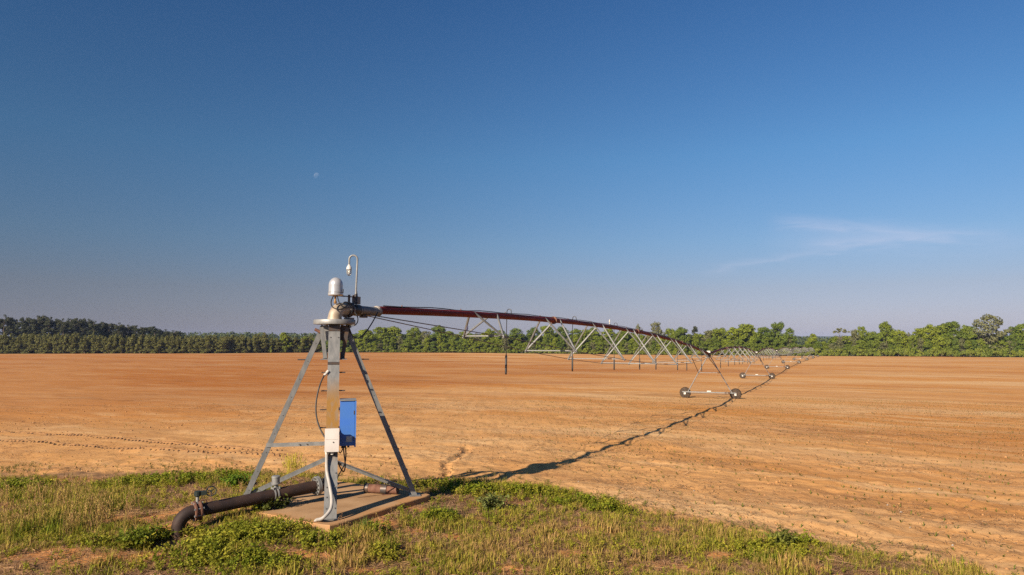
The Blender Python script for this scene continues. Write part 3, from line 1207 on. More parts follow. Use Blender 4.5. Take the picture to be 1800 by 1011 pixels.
def build_cables():
    D = at_depth
    cable('black_cable', [D(586, 520, 13.70), D(582, 531, 13.62), D(585, 540, 13.60), D(596, 544, 13.60), D(606, 541, 13.72), D(612, 535, 13.9)], .012, MT['black'], 'black cable looping below the left of the dome', 'cable')
    cable('black_cable', [D(593, 520, 13.72), D(596, 531, 13.60), D(604, 540, 13.62), D(614, 541, 13.8), D(622, 535, 14.1)], .011, MT['black'], 'black cable drooping across the swivel elbow', 'cable')
    cable('black_cable', [D(600, 536, 13.62), D(606, 531, 13.65), D(614, 533, 13.9), D(621, 541, 14.1), D(618, 550, 14.0)], .010, MT['black'], 'black cable arching over the bearing flange', 'cable')
    cable('black_cable', [D(623, 548, 14.1), D(628, 556, 14.0), D(629, 564, 13.8), D(625, 571, 13.6), D(617, 573, 13.6)], .012, MT['black'], 'short black cable curling round the ring plate', 'cable')
    cable('black_cable', [D(664, 549, 14.85), D(655, 566, 14.6), D(643, 584, 14.3), D(632, 594, 14.1), D(621, 592, 13.9), D(615, 580, 13.75), D(613, 572, 13.7)], .013, MT['black'], 'black cable hanging in a deep loop from the pipe to the ring', 'cable')
    cable('black_cable', [D(627, 512, 14.3), D(628, 522, 14.25), D(626, 534, 14.2), D(629, 542, 14.2)], .010, MT['black'], 'black cable running down beside the lamp pole', 'cable')
    cable('black_hose', [D(577, 652, 13.2), D(571, 658, 13.15), D(562, 678, 13.05), D(556, 705, 12.95), D(556, 730, 12.88), D(562, 752, 12.8), D(573, 772, 12.72)], .014, MT['black'], 'black hose bowing out left of the front leg', 'hose')
    mb = MB()
    mb.tube([D(577, 652, 13.2), D(570, 660, 13.15)], .026, 8)
    o = mb.build('hose_fitting', MT['white'], None, True)
    tag(o, 'pale threaded fitting at the top of the black hose', 'fitting')
    cable('black_cable', [D(603, 782, 13.1), D(605, 800, 13.05), D(607, 818, 13.0), D(604, 829, 13.0), D(598, 822, 12.95), D(590, 803, 12.75), D(586, 797, 12.62)], .012, MT['black'], 'black cable slung from the cabinet to the white box', 'cable')
    cable('black_cable', [D(607, 782, 13.15), D(608, 800, 13.15), D(606, 815, 13.2), D(600, 827, 13.3), D(594, 838, 13.4), D(588, 856, 13.5)], .012, MT['black'], 'black cable dropping from the cabinet behind the front leg', 'cable')
    cable('black_cable', [D(604, 782, 13.2), D(602, 790, 13.1), D(598, 796, 13.0), D(594, 790, 12.8), D(595, 780, 12.75)], .010, MT['black'], 'short black cable curling under the blue cabinet', 'cable')
    g = ground_px(551, 925, .10)
    gd = ground_px(556, 919, .14)
    pts = [pv(1.22, -.085, 1.18), pv(1.28, -.075, .9), pv(1.42, -.02, .66), pv(1.56, .02, .45), pv(1.70, 0.0, .30), pv(1.80, -.12, .19), Vector((gd[0], gd[1], .11)), Vector((g[0], g[1], .03))]
    cable('grey_conduit', pts, .030, MT['conduit'], 'grey conduit curving down the front leg to the ground', 'conduit', 12)
    q = [ground_px(x, y) for x, y in ((552, 926), (535, 927), (515, 929), (492, 932))]
    cable('pale_pipe', [Vector((a, b, land1(a, b) + .03)) for a, b in q], .026, MT['conduit_pale'], 'pale plastic pipe lying in the weeds beside the pad', 'pipe', 10)


build_cables()


def build_supply():
    nx, ny = ground_px(337, 911, .27)
    N0 = Vector((nx, ny, .265))
    P0 = Vector((PIV[0], PIV[1], .43))
    d = (N0 - P0)
    Ln = d.length
    d.normalize()
    T = thing('supply_pipe', (nx, ny, 0), 'rusty brown water main rising from the weeds to the stand', 'pipe')

    def s(k):
        return P0 + d * k
    side = d.cross(Vector((0, 0, 1))).normalized()
    mb = MB()
    mb.tube([s(.34), s(Ln - .09)], .108, 24)
    mb.build('pipe', MT['rust_pipe'], T, True)
    mb = MB()
    mb.lathe(s(.26), [(.1, 0), (.178, .002), (.178, .028), (.105, .03), (.105, .036), (.178, .038), (.178, .068), (.108, .07)], 28, d)
    fl = mb.build('flange', MT['galv_bright'], T, True)

    def bolts(k, rad, n, ln, mat, par):
        mb = MB()
        for i in range(n):
            a = 2 * math.pi * (i + .5) / n
            o = side * math.cos(a) * rad + Vector((0, 0, 1)) * math.sin(a) * rad
            mb.tube([s(k) + o, s(k + ln) + o], .011, 6)
            mb.tube([s(k - .004) + o, s(k + .014) + o], .019, 6)
            mb.tube([s(k + ln - .014) + o, s(k + ln + .004) + o], .019, 6)
        mb.build('bolt', mat, par)
    bolts(.235, .148, 12, .12, MT['bolt'], fl)
    # base bend at the riser
    mb = MB()
    pts = [s(.30), s(.20)]
    for k in range(1, 6):
        a = math.pi / 2 * k / 5
        pts.append(P0 + d * .20 * (1 - math.sin(a)) + Vector((0, 0, .18 * (1 - math.cos(a)))))
    pts.append(P0 + Vector((0, 0, .5)))
    mb.tube(pts, .112, 20)
    mb.build('base_bend', MT['dark_metal'], T, True)
    # near flange, valve body and elbow into the ground
    mb = MB()
    mb.lathe(s(Ln - .14), [(.106, 0), (.172, .004), (.172, .03), (.15, .032), (.15, .085), (.172, .087), (.172, .113), (.108, .117)], 28, d)
    vf = mb.build('valve_flange', MT['rust_flange'], T, True)
    bolts(Ln - .16, .150, 8, .15, MT['galv_bright'], vf)
    rb = .23
    e0 = s(Ln - .04)
    dh = Vector((d.x, d.y, 0)).normalized()
    pts = [e0, e0 + d * .02]
    c0 = e0 + d * .02
    for k in range(1, 13):
        a = math.pi / 2 * k / 12
        pts.append(c0 + dh * rb * math.sin(a) - Vector((0, 0, rb * (1 - math.cos(a)))))
    pts.append(pts[-1] - Vector((0, 0, .30)))
    mb = MB()
    mb.tube(pts, .112, 24)
    mb.build('elbow', MT['rust_pipe'], T, True)
    # gear operator and hand wheel
    vb = s(Ln - .085)
    mb = MB()
    mb.tube([vb + Vector((0, 0, .14)), vb + Vector((0, 0, .255))], .028, 10)
    mb.build('valve_stem', MT['galv_bright'], T, True)
    gb = vb + Vector((0, 0, .30))
    wh = Vector((math.cos(R(20)), math.sin(R(20)), 0))
    mb = MB()
    mb.lathe(gb - Vector((0, 0, .05)), [(.05, 0), (.06, .01), (.06, .08), (.045, .09)], 14)
    mb.box(gb + wh * .08, (.13, .07, .065), Matrix.Rotation(R(20), 3, 'Z'))
    mb.build('gear_box', MT['green_iron'], T)
    hw = gb + wh * .215 + Vector((0, 0, .02))
    ax = (wh * .55 + Vector((-.2, -.8, .1))).normalized()
    u = ax.cross(Vector((0, 0, 1))).normalized()
    w = u.cross(ax)
    mb = MB()
    ringp = [hw + (u * math.cos(2 * math.pi * k / 20) + w * math.sin(2 * math.pi * k / 20)) * .082 for k in range(21)]
    mb.tube(ringp, .0095, 7, False)
    for k in range(3):
        a = 2 * math.pi * k / 3 + .4
        mb.tube([hw, hw + (u * math.cos(a) + w * math.sin(a)) * .082], .008, 6)
    mb.tube([hw - ax * .02, hw + ax * .02], .02, 8)
    hwo = mb.build('hand_wheel', MT['green_iron'], T, True)
    mb = MB()
    mb.tube([gb + wh * .14, hw], .011, 8)
    mb.build('shaft', MT['dark_metal'], T, True)
    # lifting lug by the flange
    mb = MB()
    lp = s(Ln - .22)
    mb.tube([lp + Vector((0, 0, .1)) + side * -.03, lp + Vector((0, 0, .17)) + side * -.03, lp - d * -.10 + Vector((0, 0, .165)) + side * -.03], .014, 6)
    mb.build('lifting_lug', MT['rust_flange'], T)
    # saddle clamp with meter
    ks = None
    best = 1e9
    for k in np.linspace(.5, Ln - .4, 200):
        q = s(k)
        dep = _c * q.y + _s * (q.z - CAM_Z)
        x = CX + F_PX * q.x / dep
        if abs(x - 484) < best:
            best, ks = abs(x - 484), k
    mb = MB()
    for o in (-.03, .03):
        mb.lathe(s(ks + o - .014), [(.109, 0), (.118, .002), (.118, .026), (.109, .028)], 20, d)
    mb.box(s(ks) + Vector((0, 0, .115)), (.12, .10, .035), Matrix((d, side, Vector((0, 0, 1)))).transposed())
    sd = mb.build('saddle_clamp', MT['galv_bright'], T, True)
    mb = MB()
    for o in (-.06, .06):
        for v in (-.055, .055):
            q = s(ks + o) + side * v + Vector((0, 0, .10))
            mb.tube([q, q + Vector((0, 0, .06))], .009, 6)
    q = s(ks) - side * .118
    mb.build('clamp_bolt', MT['galv_bright'], sd)
    mc = s(ks) + Vector((-.0, 0, .13))
    mb = MB()
    mb.tube([mc, mc + Vector((0, 0, .06))], .028, 10)
    mb.lathe(mc + Vector((0, 0, .055)), [(.055, 0), (.082, .008), (.082, .03), (.072, .034), (.072, .12), (.078, .123), (.078, .15), (.06, .16)], 18)
    mb.build('flow_meter', MT['galv_bright'], T, True)


build_supply()


def build_offcut():
    a = ground_px(642, 861, .195)
    b = ground_px(700, 866, .195)
    A, B = Vector((a[0], a[1], .195)), Vector((b[0], b[1], .185))
    T = thing('pipe_offcut', (a[0], a[1], .1), 'short rusty pipe piece lying on the pad by the right leg', 'pipe')
    d = (B - A).normalized()
    L = (B - A).length
    mb = MB()
    mb.lathe(A, [(.055, .0), (.088, .002), (.09, L * .45), (.082, L * .5), (.082, L - .01), (.05, L)], 18, d)
    mb.build('pipe_body', MT['rust_flange'], T, True)
    for k, w in ((.0, .09), (.50, .13)):
        mb = MB()
        mb.lathe(A + d * L * k, [(.088, 0), (.097, .004), (.097, w), (.084, w + .004)], 18, d)
        mb.build('rubber_band', MT['dark_metal'], T, True)
    mb = MB()
    c = A.lerp(B, .62) - Vector((0, 0, .09))
    mb.box(c + E1v * .1, (.16, .05, .025), Matrix.Rotation(R(20), 3, 'Z'))
    mb.build('wedge', MT['rust_flange'], T)


build_offcut()

# ------------------------------------------------------------------ irrigation arm: spans on drive towers
SPAN = 48.75
CROWN = .72
STATIONS = [6.65 + 5.35 * i for i in range(8)]
DEPTH = [.62, 1.12, 1.47, 1.68, 1.68, 1.47, 1.12, .62]
DROPS = [8.5, 14.7, 20.6, 25.5, 29.4, 35.9, 39.3, 45.8]
NODE_W = [.65, .97, 1.25, 1.4, 1.4, 1.25, .97, .65]


def crown(t):
    u = t / SPAN
    return CROWN * 4 * u * (1 - u)


tower_xyz = []
_x, _y = PIV
for h in HEAD:
    _x += SPAN * math.sin(R(h))
    _y += SPAN * math.cos(R(h))
    tower_xyz.append((_x, _y, land1(_x, _y)))
PIPE_H = 3.75


def ux(t, z=0.0, x=0.0):
    return Vector((x, t, crown(t) + z))


def make_span(first):
    T = thing('irrigation_span', (0, 0, 0), 'span', 'irrigation span', 'spans of the irrigation arm')
    O = Vector((0, 0, 0))
    t0 = 1.5 if first else .25
    ts = list(np.linspace(t0, SPAN - .2, 40))
    mb = MB()
    mb.tube([ux(t) for t in ts], .089, 16)
    pp = mb.build('pipe', MT['red_pipe'], T, True, O)
    mb = MB()
    rr = random.Random(3)
    cpts = [ux(t, .100 + .012 * math.sin(t * 2.1) + rr.uniform(0, .012), .02 + .02 * math.sin(t * .9)) for t in np.linspace(t0 + .1, SPAN - .3, 70)]
    mb.tube(cpts, .012, 6)
    mb.build('power_cable', MT['black'], T, True, O)
    for t in (12.25, 24.4, 36.55):
        mb = MB()
        mb.lathe(ux(t - .03), [(.09, 0), (.14, .003), (.14, .026), (.092, .028), (.092, .034), (.14, .036), (.14, .06), (.09, .062)], 16, (0, 1, 0))
        mb.build('pipe_flange', MT['rust_flange'], T, True, O)
    mb = MB()
    for t in np.arange(t0 + .9, SPAN - 1, 2.85):
        mb.tube([ux(t, .08), ux(t, .135)], .016, 6)
    mb.build('outlet_plug', MT['rust_flange'], T, False, O)
    for i, (t, dp) in enumerate(zip(STATIONS, DEPTH)):
        for sx in (-1, 1):
            nd = ux(t, -dp, sx * NODE_W[i])
            for a in (-.72, .72):
                mb = MB()
                top = ux(t + a, -.0, sx * .075)
                mb.beam(nd, top + Vector((0, 0, .06)), angle_prof(.048, .007), (0, 1, 0))
                mb.build('brace', MT['galv'], T, False, O)
            mb = MB()
            mb.box(nd + Vector((0, 0, -.01)), (.05, .12, .08))
            mb.build('node_plate', MT['galv'], T, False, O)
        mb = MB()
        mb.beam(ux(t, -dp, -NODE_W[i]), ux(t, -dp, NODE_W[i]), angle_prof(.036, .006), (0, 1, 0))
        mb.build('cross_bar', MT['galv'], T, False, O)
    for sx in (-1, 1):
        pts = [ux(.95 if first else .5, -.10, sx * .07)]
        pts += [ux(t, -dp - .01, sx * w_) for t, dp, w_ in zip(STATIONS, DEPTH, NODE_W)] + [ux(SPAN - .5, -.10, sx * .07)]
        mb = MB()
        for a, b in zip(pts[:-1], pts[1:]):
            mb.tube([a, b], .0115, 6)
        mb.build('truss_rod', MT['dark_metal'], T, False, O)
    for t in DROPS:
        u = t / SPAN
        drop = 1.55 + .45 * 4 * u * (1 - u)
        mb = MB()
        pts = [ux(t, .085, .02), ux(t, .17, .02)]
        for k in range(1, 8):
            a = math.pi * k / 8
            pts.append(ux(t, .17 + .075 * math.sin(a), -.055 + .075 * math.cos(a)))
        pts += [ux(t, .17, -.13), ux(t, .02, -.135), ux(t, -drop + .62, -.135)]
        mb.tube(pts, .013, 7)
        hs = mb.build('drop_hose', MT['black'], T, True, O)
        mb = MB()
        mb.lathe(ux(t, -drop, -.135), [(.012, 0), (.036, .01), (.036, .03), (.024, .035), (.024, .05), (.034, .055), (.034, .58), (.02, .6), (.016, .64)], 10)
        mb.build('hose_weight', MT['black'], hs, True, O)
    if first:
        mb = MB()
        c = ux(19.4, .08)
        mb.tube([c, c + Vector((0, 0, .16))], .014, 8)
        mb.lathe(c + Vector((0, 0, .14)), [(.02, 0), (.03, .01), (.03, .06), (.02, .07), (.02, .1), (.012, .12)], 10)
        mb.build('air_valve', MT['white'], T, True, O)
    return T


ORD = ['first', 'second', 'third', 'fourth', 'fifth', 'sixth', 'seventh']
spans = []
prev = Vector((PIV[0], PIV[1], PIPE_Z))
span_later = None
pitches = []
for k, (h, txyz) in enumerate(zip(HEAD, tower_xyz)):
    nxt = Vector((txyz[0], txyz[1], txyz[2] + PIPE_H))
    pitch = math.atan2(nxt.z - prev.z, SPAN)
    pitches.append(pitch)
    if k == 0:
        S = make_span(True)
    elif k == 1:
        S = span_later = make_span(False)
    else:
        S = copy_tree(span_later)
    S.location = prev
    S.rotation_euler = (pitch, 0, -R(h))
    S['label'] = ('nearest irrigation span, dark red pipe over grey truss, joined to the pivot stand' if k == 0 else
                  '%s irrigation span from the pivot stand, grey truss under its pipe' % ORD[k])
    spans.append(S)
    prev = nxt


def make_tower():
    T = thing('drive_tower', (0, 0, 0), 't', 'drive tower', 'wheeled towers of the irrigation arm')
    O = Vector((0, 0, 0))
    apex = PIPE_H - .16
    for sx in (-1, 1):
        mb = MB()
        mb.tube([(sx * 1.80, .0, .54), (sx * .10, 0, apex)], .038, 8)
        mb.build('leg', MT['galv_bright'], T, True, O)
        # strut from the end of the arriving span down to the leg
        z = 2.16
        lx = 1.80 - (z - .56) / (apex - .56) * 1.70
        mb = MB()
        t, dp = STATIONS[-1], DEPTH[-1]
        mb.beam((sx * NODE_W[-1], t - SPAN, PIPE_H + crown(t) - dp + .13), (sx * lx, -.02, z), angle_prof(.055, .01), (0, 1, 0))
        mb.build('strut', MT['dark_metal'], T, False, O)
    mb = MB()
    mb.beam((-.92, -.03, 2.16), (.92, -.03, 2.16), angle_prof(.045, .008), (0, 1, 0))
    mb.build('cross_bar', MT['galv'], T, False, O)
    mb = MB()
    mb.beam((-2.28, -.02, .53), (2.12, -.02, .53), rect(.095, .095), (0, 1, 0))
    bm = mb.build('base_beam', MT['galv'], T, False, O)
    mb = MB()
    mb.box((1.30, -.02, .53), (.16, .14, .14))
    mb.build('beam_sleeve', MT['dark_metal'], bm, False, O)
    mb = MB()
    mb.box((-.05, -.03, .62), (.30, .13, .09))
    mb.tube([(-.22, -.03, .62), (.12, -.03, .62)], .06, 10)
    mb.build('drive_motor', MT['white'], T, False, O)
    mb = MB()
    mb.tube([(-2.05, .06, .40), (2.05, .06, .40)], .016, 6)
    mb.build('drive_shaft', MT['dark_metal'], T, True, O)
    for sx in (-1, 1):
        c = Vector((sx * 2.07, .20, .44))
        W = bpy.data.objects.new('wheel', None)
        W.empty_display_size = .1
        col.objects.link(W)
        W.parent = T
        mb = MB()
        mb.lathe(c, [(.265, -.11), (.30, -.135), (.38, -.14), (.425, -.10), (.432, 0), (.425, .10), (.38, .14), (.30, .135), (.265, .11)], 28, (0, 1, 0))
        mb.build('tyre', MT['tyre'], W, True, O)
        mb = MB()
        for i in range(22):
            a = 2 * math.pi * i / 22
            for s2 in (-1, 1):
                a2 = a + (s2 > 0) * math.pi / 22
                ca, sa = math.cos(a2), math.sin(a2)
                m = Matrix(((ca, 0, -sa), (0, 1, 0), (sa, 0, ca))) @ Matrix.Rotation(R(28 * s2), 3, 'X')
                mb.box(c + Vector((ca * .447, s2 * .065, sa * .447)), (.04, .14, .036), m)
        mb.build('tread_lugs', MT['tyre'], W, False, O)
        mb = MB()
        mb.lathe(c, [(.0, -.03), (.10, -.03), (.12, -.05), (.22, -.02), (.24, -.10), (.268, -.115), (.272, 0), (.268, .115), (.24, .10), (.22, .02), (.0, .02)], 24, (0, 1, 0))
        mb.build('rim', MT['rim'], W, True, O)
        mb = MB()
        mb.box(c + Vector((0, -.15, -.02)), (.17, .20, .22))
        mb.box(c + Vector((0, -.20, .08)), (.12, .10, .10))
        mb.build('gear_box', MT['white'], T, False, O)
    # head: pipe support and tower box
    mb = MB()
    mb.box((0, 0, apex + .01), (.30, .30, .09))
    mb.box((0, 0, apex - .10), (.16, .12, .16))
    mb.build('head_plate', MT['dark_metal'], T, False, O)
    mb = MB()
    mb.box((.02, -.1, PIPE_H + .20), (.26, .30, .16))
    mb.box((.02, -.1, PIPE_H + .275), (.28, .32, .015))
    mb.build('control_box', MT['white'], T, False, O)
    mb = MB()
    mb.lathe((0, -.34, PIPE_H), [(.10, 0), (.115, .02), (.115, .66), (.10, .68)], 12, (0, 1, 0))
    mb.build('joint_boot', MT['black'], T, True, O)
    return T


towers = []
for k, (x, y, z) in enumerate(tower_xyz):
    Tw = make_tower() if k == 0 else copy_tree(towers[0])
    h = (HEAD[k] + HEAD[min(k + 1, 6)]) / 2
    Tw.location = (x, y, z - .02)
    Tw.rotation_euler = (0, 0, -R(h))
    Tw['label'] = ('nearest drive tower, grey A frame on two rubber tyred wheels' if k == 0 else
                   '%s drive tower from the pivot, grey A frame on two wheels' % ORD[k])
    towers.append(Tw)


def build_bird():
    # perched on the camera side truss rod of the first span
    a = Vector((.07, .95, crown(.95) - .10))
    b = Vector((NODE_W[0], STATIONS[0], crown(STATIONS[0]) - DEPTH[0] - .01))
    M = Matrix.Translation(spans[0].location) @ spans[0].rotation_euler.to_matrix().to_4x4()
    best = (1e9, None)
    for k in np.linspace(.3, .95, 120):
        q = M @ a.lerp(b, k)
        dep = _c * q.y + _s * (q.z - CAM_Z)
        px = CX + F_PX * q.x / dep
        if abs(px - 820.5) < best[0]:
            best = (abs(px - 820.5), q)
    p = best[1] + Vector((0, 0, .011))
    mb = MB()
    st = [((-.055, -.012), .006), ((-.03, .012), .012), ((-.012, .025), .026), ((.004, .048), .032), ((.012, .068), .027), ((.018, .080), .020), ((.024, .095), .021), ((.028, .108), .016), ((.03, .117), .004)]
    d = Vector((.35, .94, 0))
    mb.tube([p + d * q[0][0] + Vector((0, 0, q[0][1])) for q in st], [q[1] for q in st], 12)
    mb.tube([p + d * .04 + Vector((0, 0, .098)), p + d * .064 + Vector((0, 0, .094))], [.006, .001], 6)
    mb.tube([p + d * -.03 + Vector((0, 0, .014)), p + d * -.085 + Vector((0, 0, -.04))], [.012, .007], 6)
    for s_ in (-.008, .008):
        mb.tube([p + Vector((s_, 0, .028)), p + Vector((s_, 0, 0))], .003, 5)
    o = mb.build('bird', material('blue black feathers', (.03, .04, .09), .6, 0, (.09, .05, .035), 20), None, True)
    tag(o, 'small dark bird perched on the nearest truss rod', 'bird')


build_bird()

# ------------------------------------------------------------------ trees
def quads_at(C, size, nrm, rg):
    """square-ish leaf sprays at C (n,3) with normals nrm; returns verts (n*4,3)"""
    n = len(C)
    a = np.cross(nrm, rg.normal(size=(n, 3)))
    a /= np.linalg.norm(a, axis=1, keepdims=True) + 1e-9
    b = np.cross(nrm, a)
    b /= np.linalg.norm(b, axis=1, keepdims=True) + 1e-9
    s = size[:, None]
    e = rg.uniform(.45, .8, (n, 1))
    V = np.stack([C - a * s, C + b * s * e, C + a * s, C - b * s * e], 1)
    return V.reshape(-1, 3)


def unit(v):
    return v / (np.linalg.norm(v, axis=1, keepdims=True) + 1e-9)


def crown_mesh(name, clumps, per, leaf, mat, seed, up=.35):
    rg = np.random.default_rng(seed)
    Vs = []
    for (c, rad, flat) in clumps:
        n = max(12, int(per * (rad ** 1.6)))
        d = unit(rg.normal(size=(n, 3)))
        rr = rad * rg.uniform(.25, 1.0, n) ** .45
        P = np.array(c) + d * rr[:, None] * np.array([1, 1, flat])
        nrm = unit(d * 1.0 + rg.normal(size=(n, 3)) * .55 + np.array([0, 0, up]))
        Vs.append(quads_at(P, rg.uniform(.6, 1.25, n) * leaf, nrm, rg))
    V = np.concatenate(Vs)
    F = np.arange(len(V)).reshape(-1, 4)
    o = np_mesh(name, V, [F], mat)
    me = o.data
    bpy.data.objects.remove(o)
    return me


def trunk_mesh(name, h, r, limbs, mat, seed, top=.9):
    rg = random.Random(seed)
    mb = MB()
    pts, rad = [], []
    x = y = 0
    for i in range(6):
        k = i / 5
        pts.append((x, y, -.4 + (h * top + .4) * k))
        rad.append(r * (1.25 if i == 0 else 1) * (1 - .82 * k))
        x += rg.uniform(-.02, .02) * h
        y += rg.uniform(-.02, .02) * h
    mb.tube(pts, rad, 7)
    for (c, k) in limbs:
        b = Vector(pts[0]).lerp(Vector(pts[-1]), k)
        j = min(4, int(k * 5))
        b = Vector(pts[j]).lerp(Vector(pts[j + 1]), k * 5 - j)
        e = Vector(c)
        m = b.lerp(e, .5) + Vector((0, 0, -.03 * h))
        mb.tube([b, m, e], [r * .42 * (1.1 - k), r * .26 * (1.1 - k), r * .06], 5)
    me = bpy.data.meshes.new(name)
    me.from_pydata([tuple(v) for v in mb.v], [], mb.f)
    me.materials.append(mat)
    return me


def proto_broadleaf(seed, h=15., w=11., low=.12, mat='leaf', per=70, n=40, leaf=.34, bark='bark'):
    rg = random.Random(seed)
    cl, limbs = [], []
    for i in range(n):
        k = rg.uniform(low, .93)
        prof = math.sin(math.pi * min(1, max(0.02, (k - low * .6) / (1.03 - low * .6))) ** .75) ** .6
        a = rg.uniform(0, 2 * math.pi)
        rr = w * .5 * prof * rg.uniform(.35, .86)
        rad = rg.uniform(.05, .135) * h
        c = (rr * math.cos(a) * 1.06, rr * math.sin(a) * 1.06, k * h)
        cl.append((c, rad, rg.uniform(.5, .85)))
        if i % 3 == 0:
            limbs.append((c, min(.85, max(.15, k - .22))))
    for k in (.35, .6, .8):
        cl.append(((rg.uniform(-.1, .1) * w, rg.uniform(-.1, .1) * w, k * h), .19 * h, .9))
    cl.append(((rg.uniform(-.06, .06) * w, 0, .93 * h), .085 * h, .8))
    return (trunk_mesh('trunk', h, h * .020, limbs, MT[bark], seed), crown_mesh('crown', cl, per, leaf, MT[mat], seed), h, w)


def proto_pine(seed, h=23., w=8.5):
    rg = random.Random(seed)
    cl, limbs = [], []
    for i in range(22):
        k = rg.uniform(.50, .95)
        prof = math.sin(math.pi * min(1, (k - .40) / .62)) ** .7
        a = rg.uniform(0, 2 * math.pi)
        rr = w * .5 * prof * rg.uniform(.2, .9)
        c = (rr * math.cos(a), rr * math.sin(a), k * h)
        cl.append((c, rg.uniform(.05, .085) * h, rg.uniform(.45, .7)))
        if i % 2 == 0:
            limbs.append((c, min(.95, k - .06)))
    cl.append(((0, 0, .96 * h), .05 * h, .8))
    return (trunk_mesh('trunk', h, .27, limbs, MT['pine_bark'], seed, .95), crown_mesh('crown', cl, 46, .36, MT['needle'], seed, .5), h, w)


def proto_young_pine(seed, h=8.5, w=5.0):
    rg = random.Random(seed)
    cl, limbs = [], []
    for i in range(24):
        k = rg.uniform(.05, .86)
        rr = w * .5 * (1.03 - k) ** .65 * rg.uniform(.45, .95)
        a = rg.uniform(0, 2 * math.pi)
        c = (rr * math.cos(a), rr * math.sin(a), k * h)
        cl.append((c, rg.uniform(.085, .12) * h, rg.uniform(.6, .85)))
        if i % 3 == 0:
            limbs.append((c, max(.05, k - .08)))
    for k in (.2, .4, .62):
        cl.append(((0, 0, k * h), .15 * h, .9))
    for i in range(6):           # upright candles
        a = rg.uniform(0, 2 * math.pi)
        q = rg.uniform(0, .22) * w
        cl.append(((q * math.cos(a), q * math.sin(a), h * rg.uniform(.86, .97)), .045 * h, 2.4))
    return (trunk_mesh('trunk', h, .11, limbs, MT['pine_bark'], seed, .9), crown_mesh('crown', cl, 95, .25, MT['young_needle'], seed, .3), h, w)


def proto_shrub(seed, h=4.0, w=5.0, mat='shrub'):
    rg = random.Random(seed)
    cl = []
    for i in range(13):
        a = rg.uniform(0, 2 * math.pi)
        k = rg.uniform(.12, .78)
        rr = w * .5 * math.sqrt(max(0, 1 - k * k)) * rg.uniform(.2, .85)
        cl.append(((rr * math.cos(a), rr * math.sin(a), k * h), rg.uniform(.18, .28) * h, rg.uniform(.65, .95)))
    return (trunk_mesh('trunk', h, .09, [(c[0], .3) for c in cl[:5]], MT['bark'], seed, .6), crown_mesh('crown', cl, 75, .30, MT[mat], seed, .3), h, w)


def proto_umbrella(seed, h=15., w=10.):
    rg = random.Random(seed)
    cl, limbs = [], []
    for i in range(16):
        a = rg.uniform(0, 2 * math.pi)
        rr = w * .5 * math.sqrt(rg.uniform(.02, 1))
        c = (rr * math.cos(a) + .6, rr * math.sin(a), h * (.93 - .14 * (rr / w) * 2 + rg.uniform(-.03, .03)))
        cl.append((c, rg.uniform(.05, .085) * h, .42))
        limbs.append((c, rg.uniform(.45, .75)))
    for i in range(5):
        a = rg.uniform(0, 2 * math.pi)
        c = (3 * math.cos(a), 3 * math.sin(a), h * rg.uniform(.5, .68))
        cl.append((c, .05 * h, .4))
        limbs.append((c, .45))
    return (trunk_mesh('trunk', h, .24, limbs, MT['bark'], seed, .8), crown_mesh('crown', cl, 50, .34, MT['leaf_pale'], seed, .6), h, w)


PROTO = {
    'leaf': [proto_broadleaf(100 + i, 15, 9.5 + (i % 4) * 1.5, .08 + .05 * (i % 3)) for i in range(10)],
    'pale': [proto_broadleaf(200 + i, 16, 11, .2, 'leaf_pale', 30, 30, .40) for i in range(3)],
    'giant': [proto_broadleaf(300, 20, 19, .16, 'leaf_pale', 22, 46, .5)],
    'pine': [proto_pine(400 + i, 23, 7.5 + i * .7) for i in range(4)],
    'young': [proto_young_pine(500 + i) for i in range(4)],
    'shrub': [proto_shrub(600 + i) for i in range(3)],
    'umbrella': [proto_umbrella(700)],
}
tr = random.Random(21)
CAT = {'shrub': ('shrub', 'shrub'), 'pine': ('pine_tree', 'pine tree'), 'young': ('young_pine_tree', 'pine tree')}


def plant(kind, x, y, h, w=None, label='', group=None, variant=None, sink=.15):
    pl = PROTO[kind]
    tm, cm, ph, pw = pl[variant if variant is not None else tr.randrange(len(pl))]
    name, cat = CAT.get(kind, ('broadleaf_tree', 'tree'))
    z = float(base_z(x, y)) - sink
    T = thing(name, (x, y, z), label, cat, group, (0, 0, tr.uniform(0, 6.28)))
    sx = (w / pw) if w else h / ph * tr.uniform(.9, 1.12)
    T.scale = (sx * tr.uniform(.9, 1.1), sx * tr.uniform(.9, 1.1), h / ph)
    for nm, me in (('trunk', tm), ('crown', cm)):
        o = bpy.data.objects.new(nm, me)
        col.objects.link(o)
        o.parent = T
    return T


def tree_px(kind, px, top, Y, wpx=None, **kw):
    """tree whose top stands at that height in the photograph when it grows Y metres away"""
    p = at_depth(px, top, Y)
    h = p[2] - float(base_z(p[0], p[1])) + .15
    w = wpx * Y / F_PX if wpx else None
    return plant(kind, p[0], p[1], h, w, **kw)


def rim_y(px):
    a = (px - CX) / F_PX
    y = 380.
    for _ in range(30):
        y = float(np.interp(a * y, RIM_X, RIM_Y))
    return y


GL = 'trees along the far edge of the field'
LL = 'leafy green tree in the row behind the irrigation arm'
LR = 'leafy green tree in the wood right of the arm'
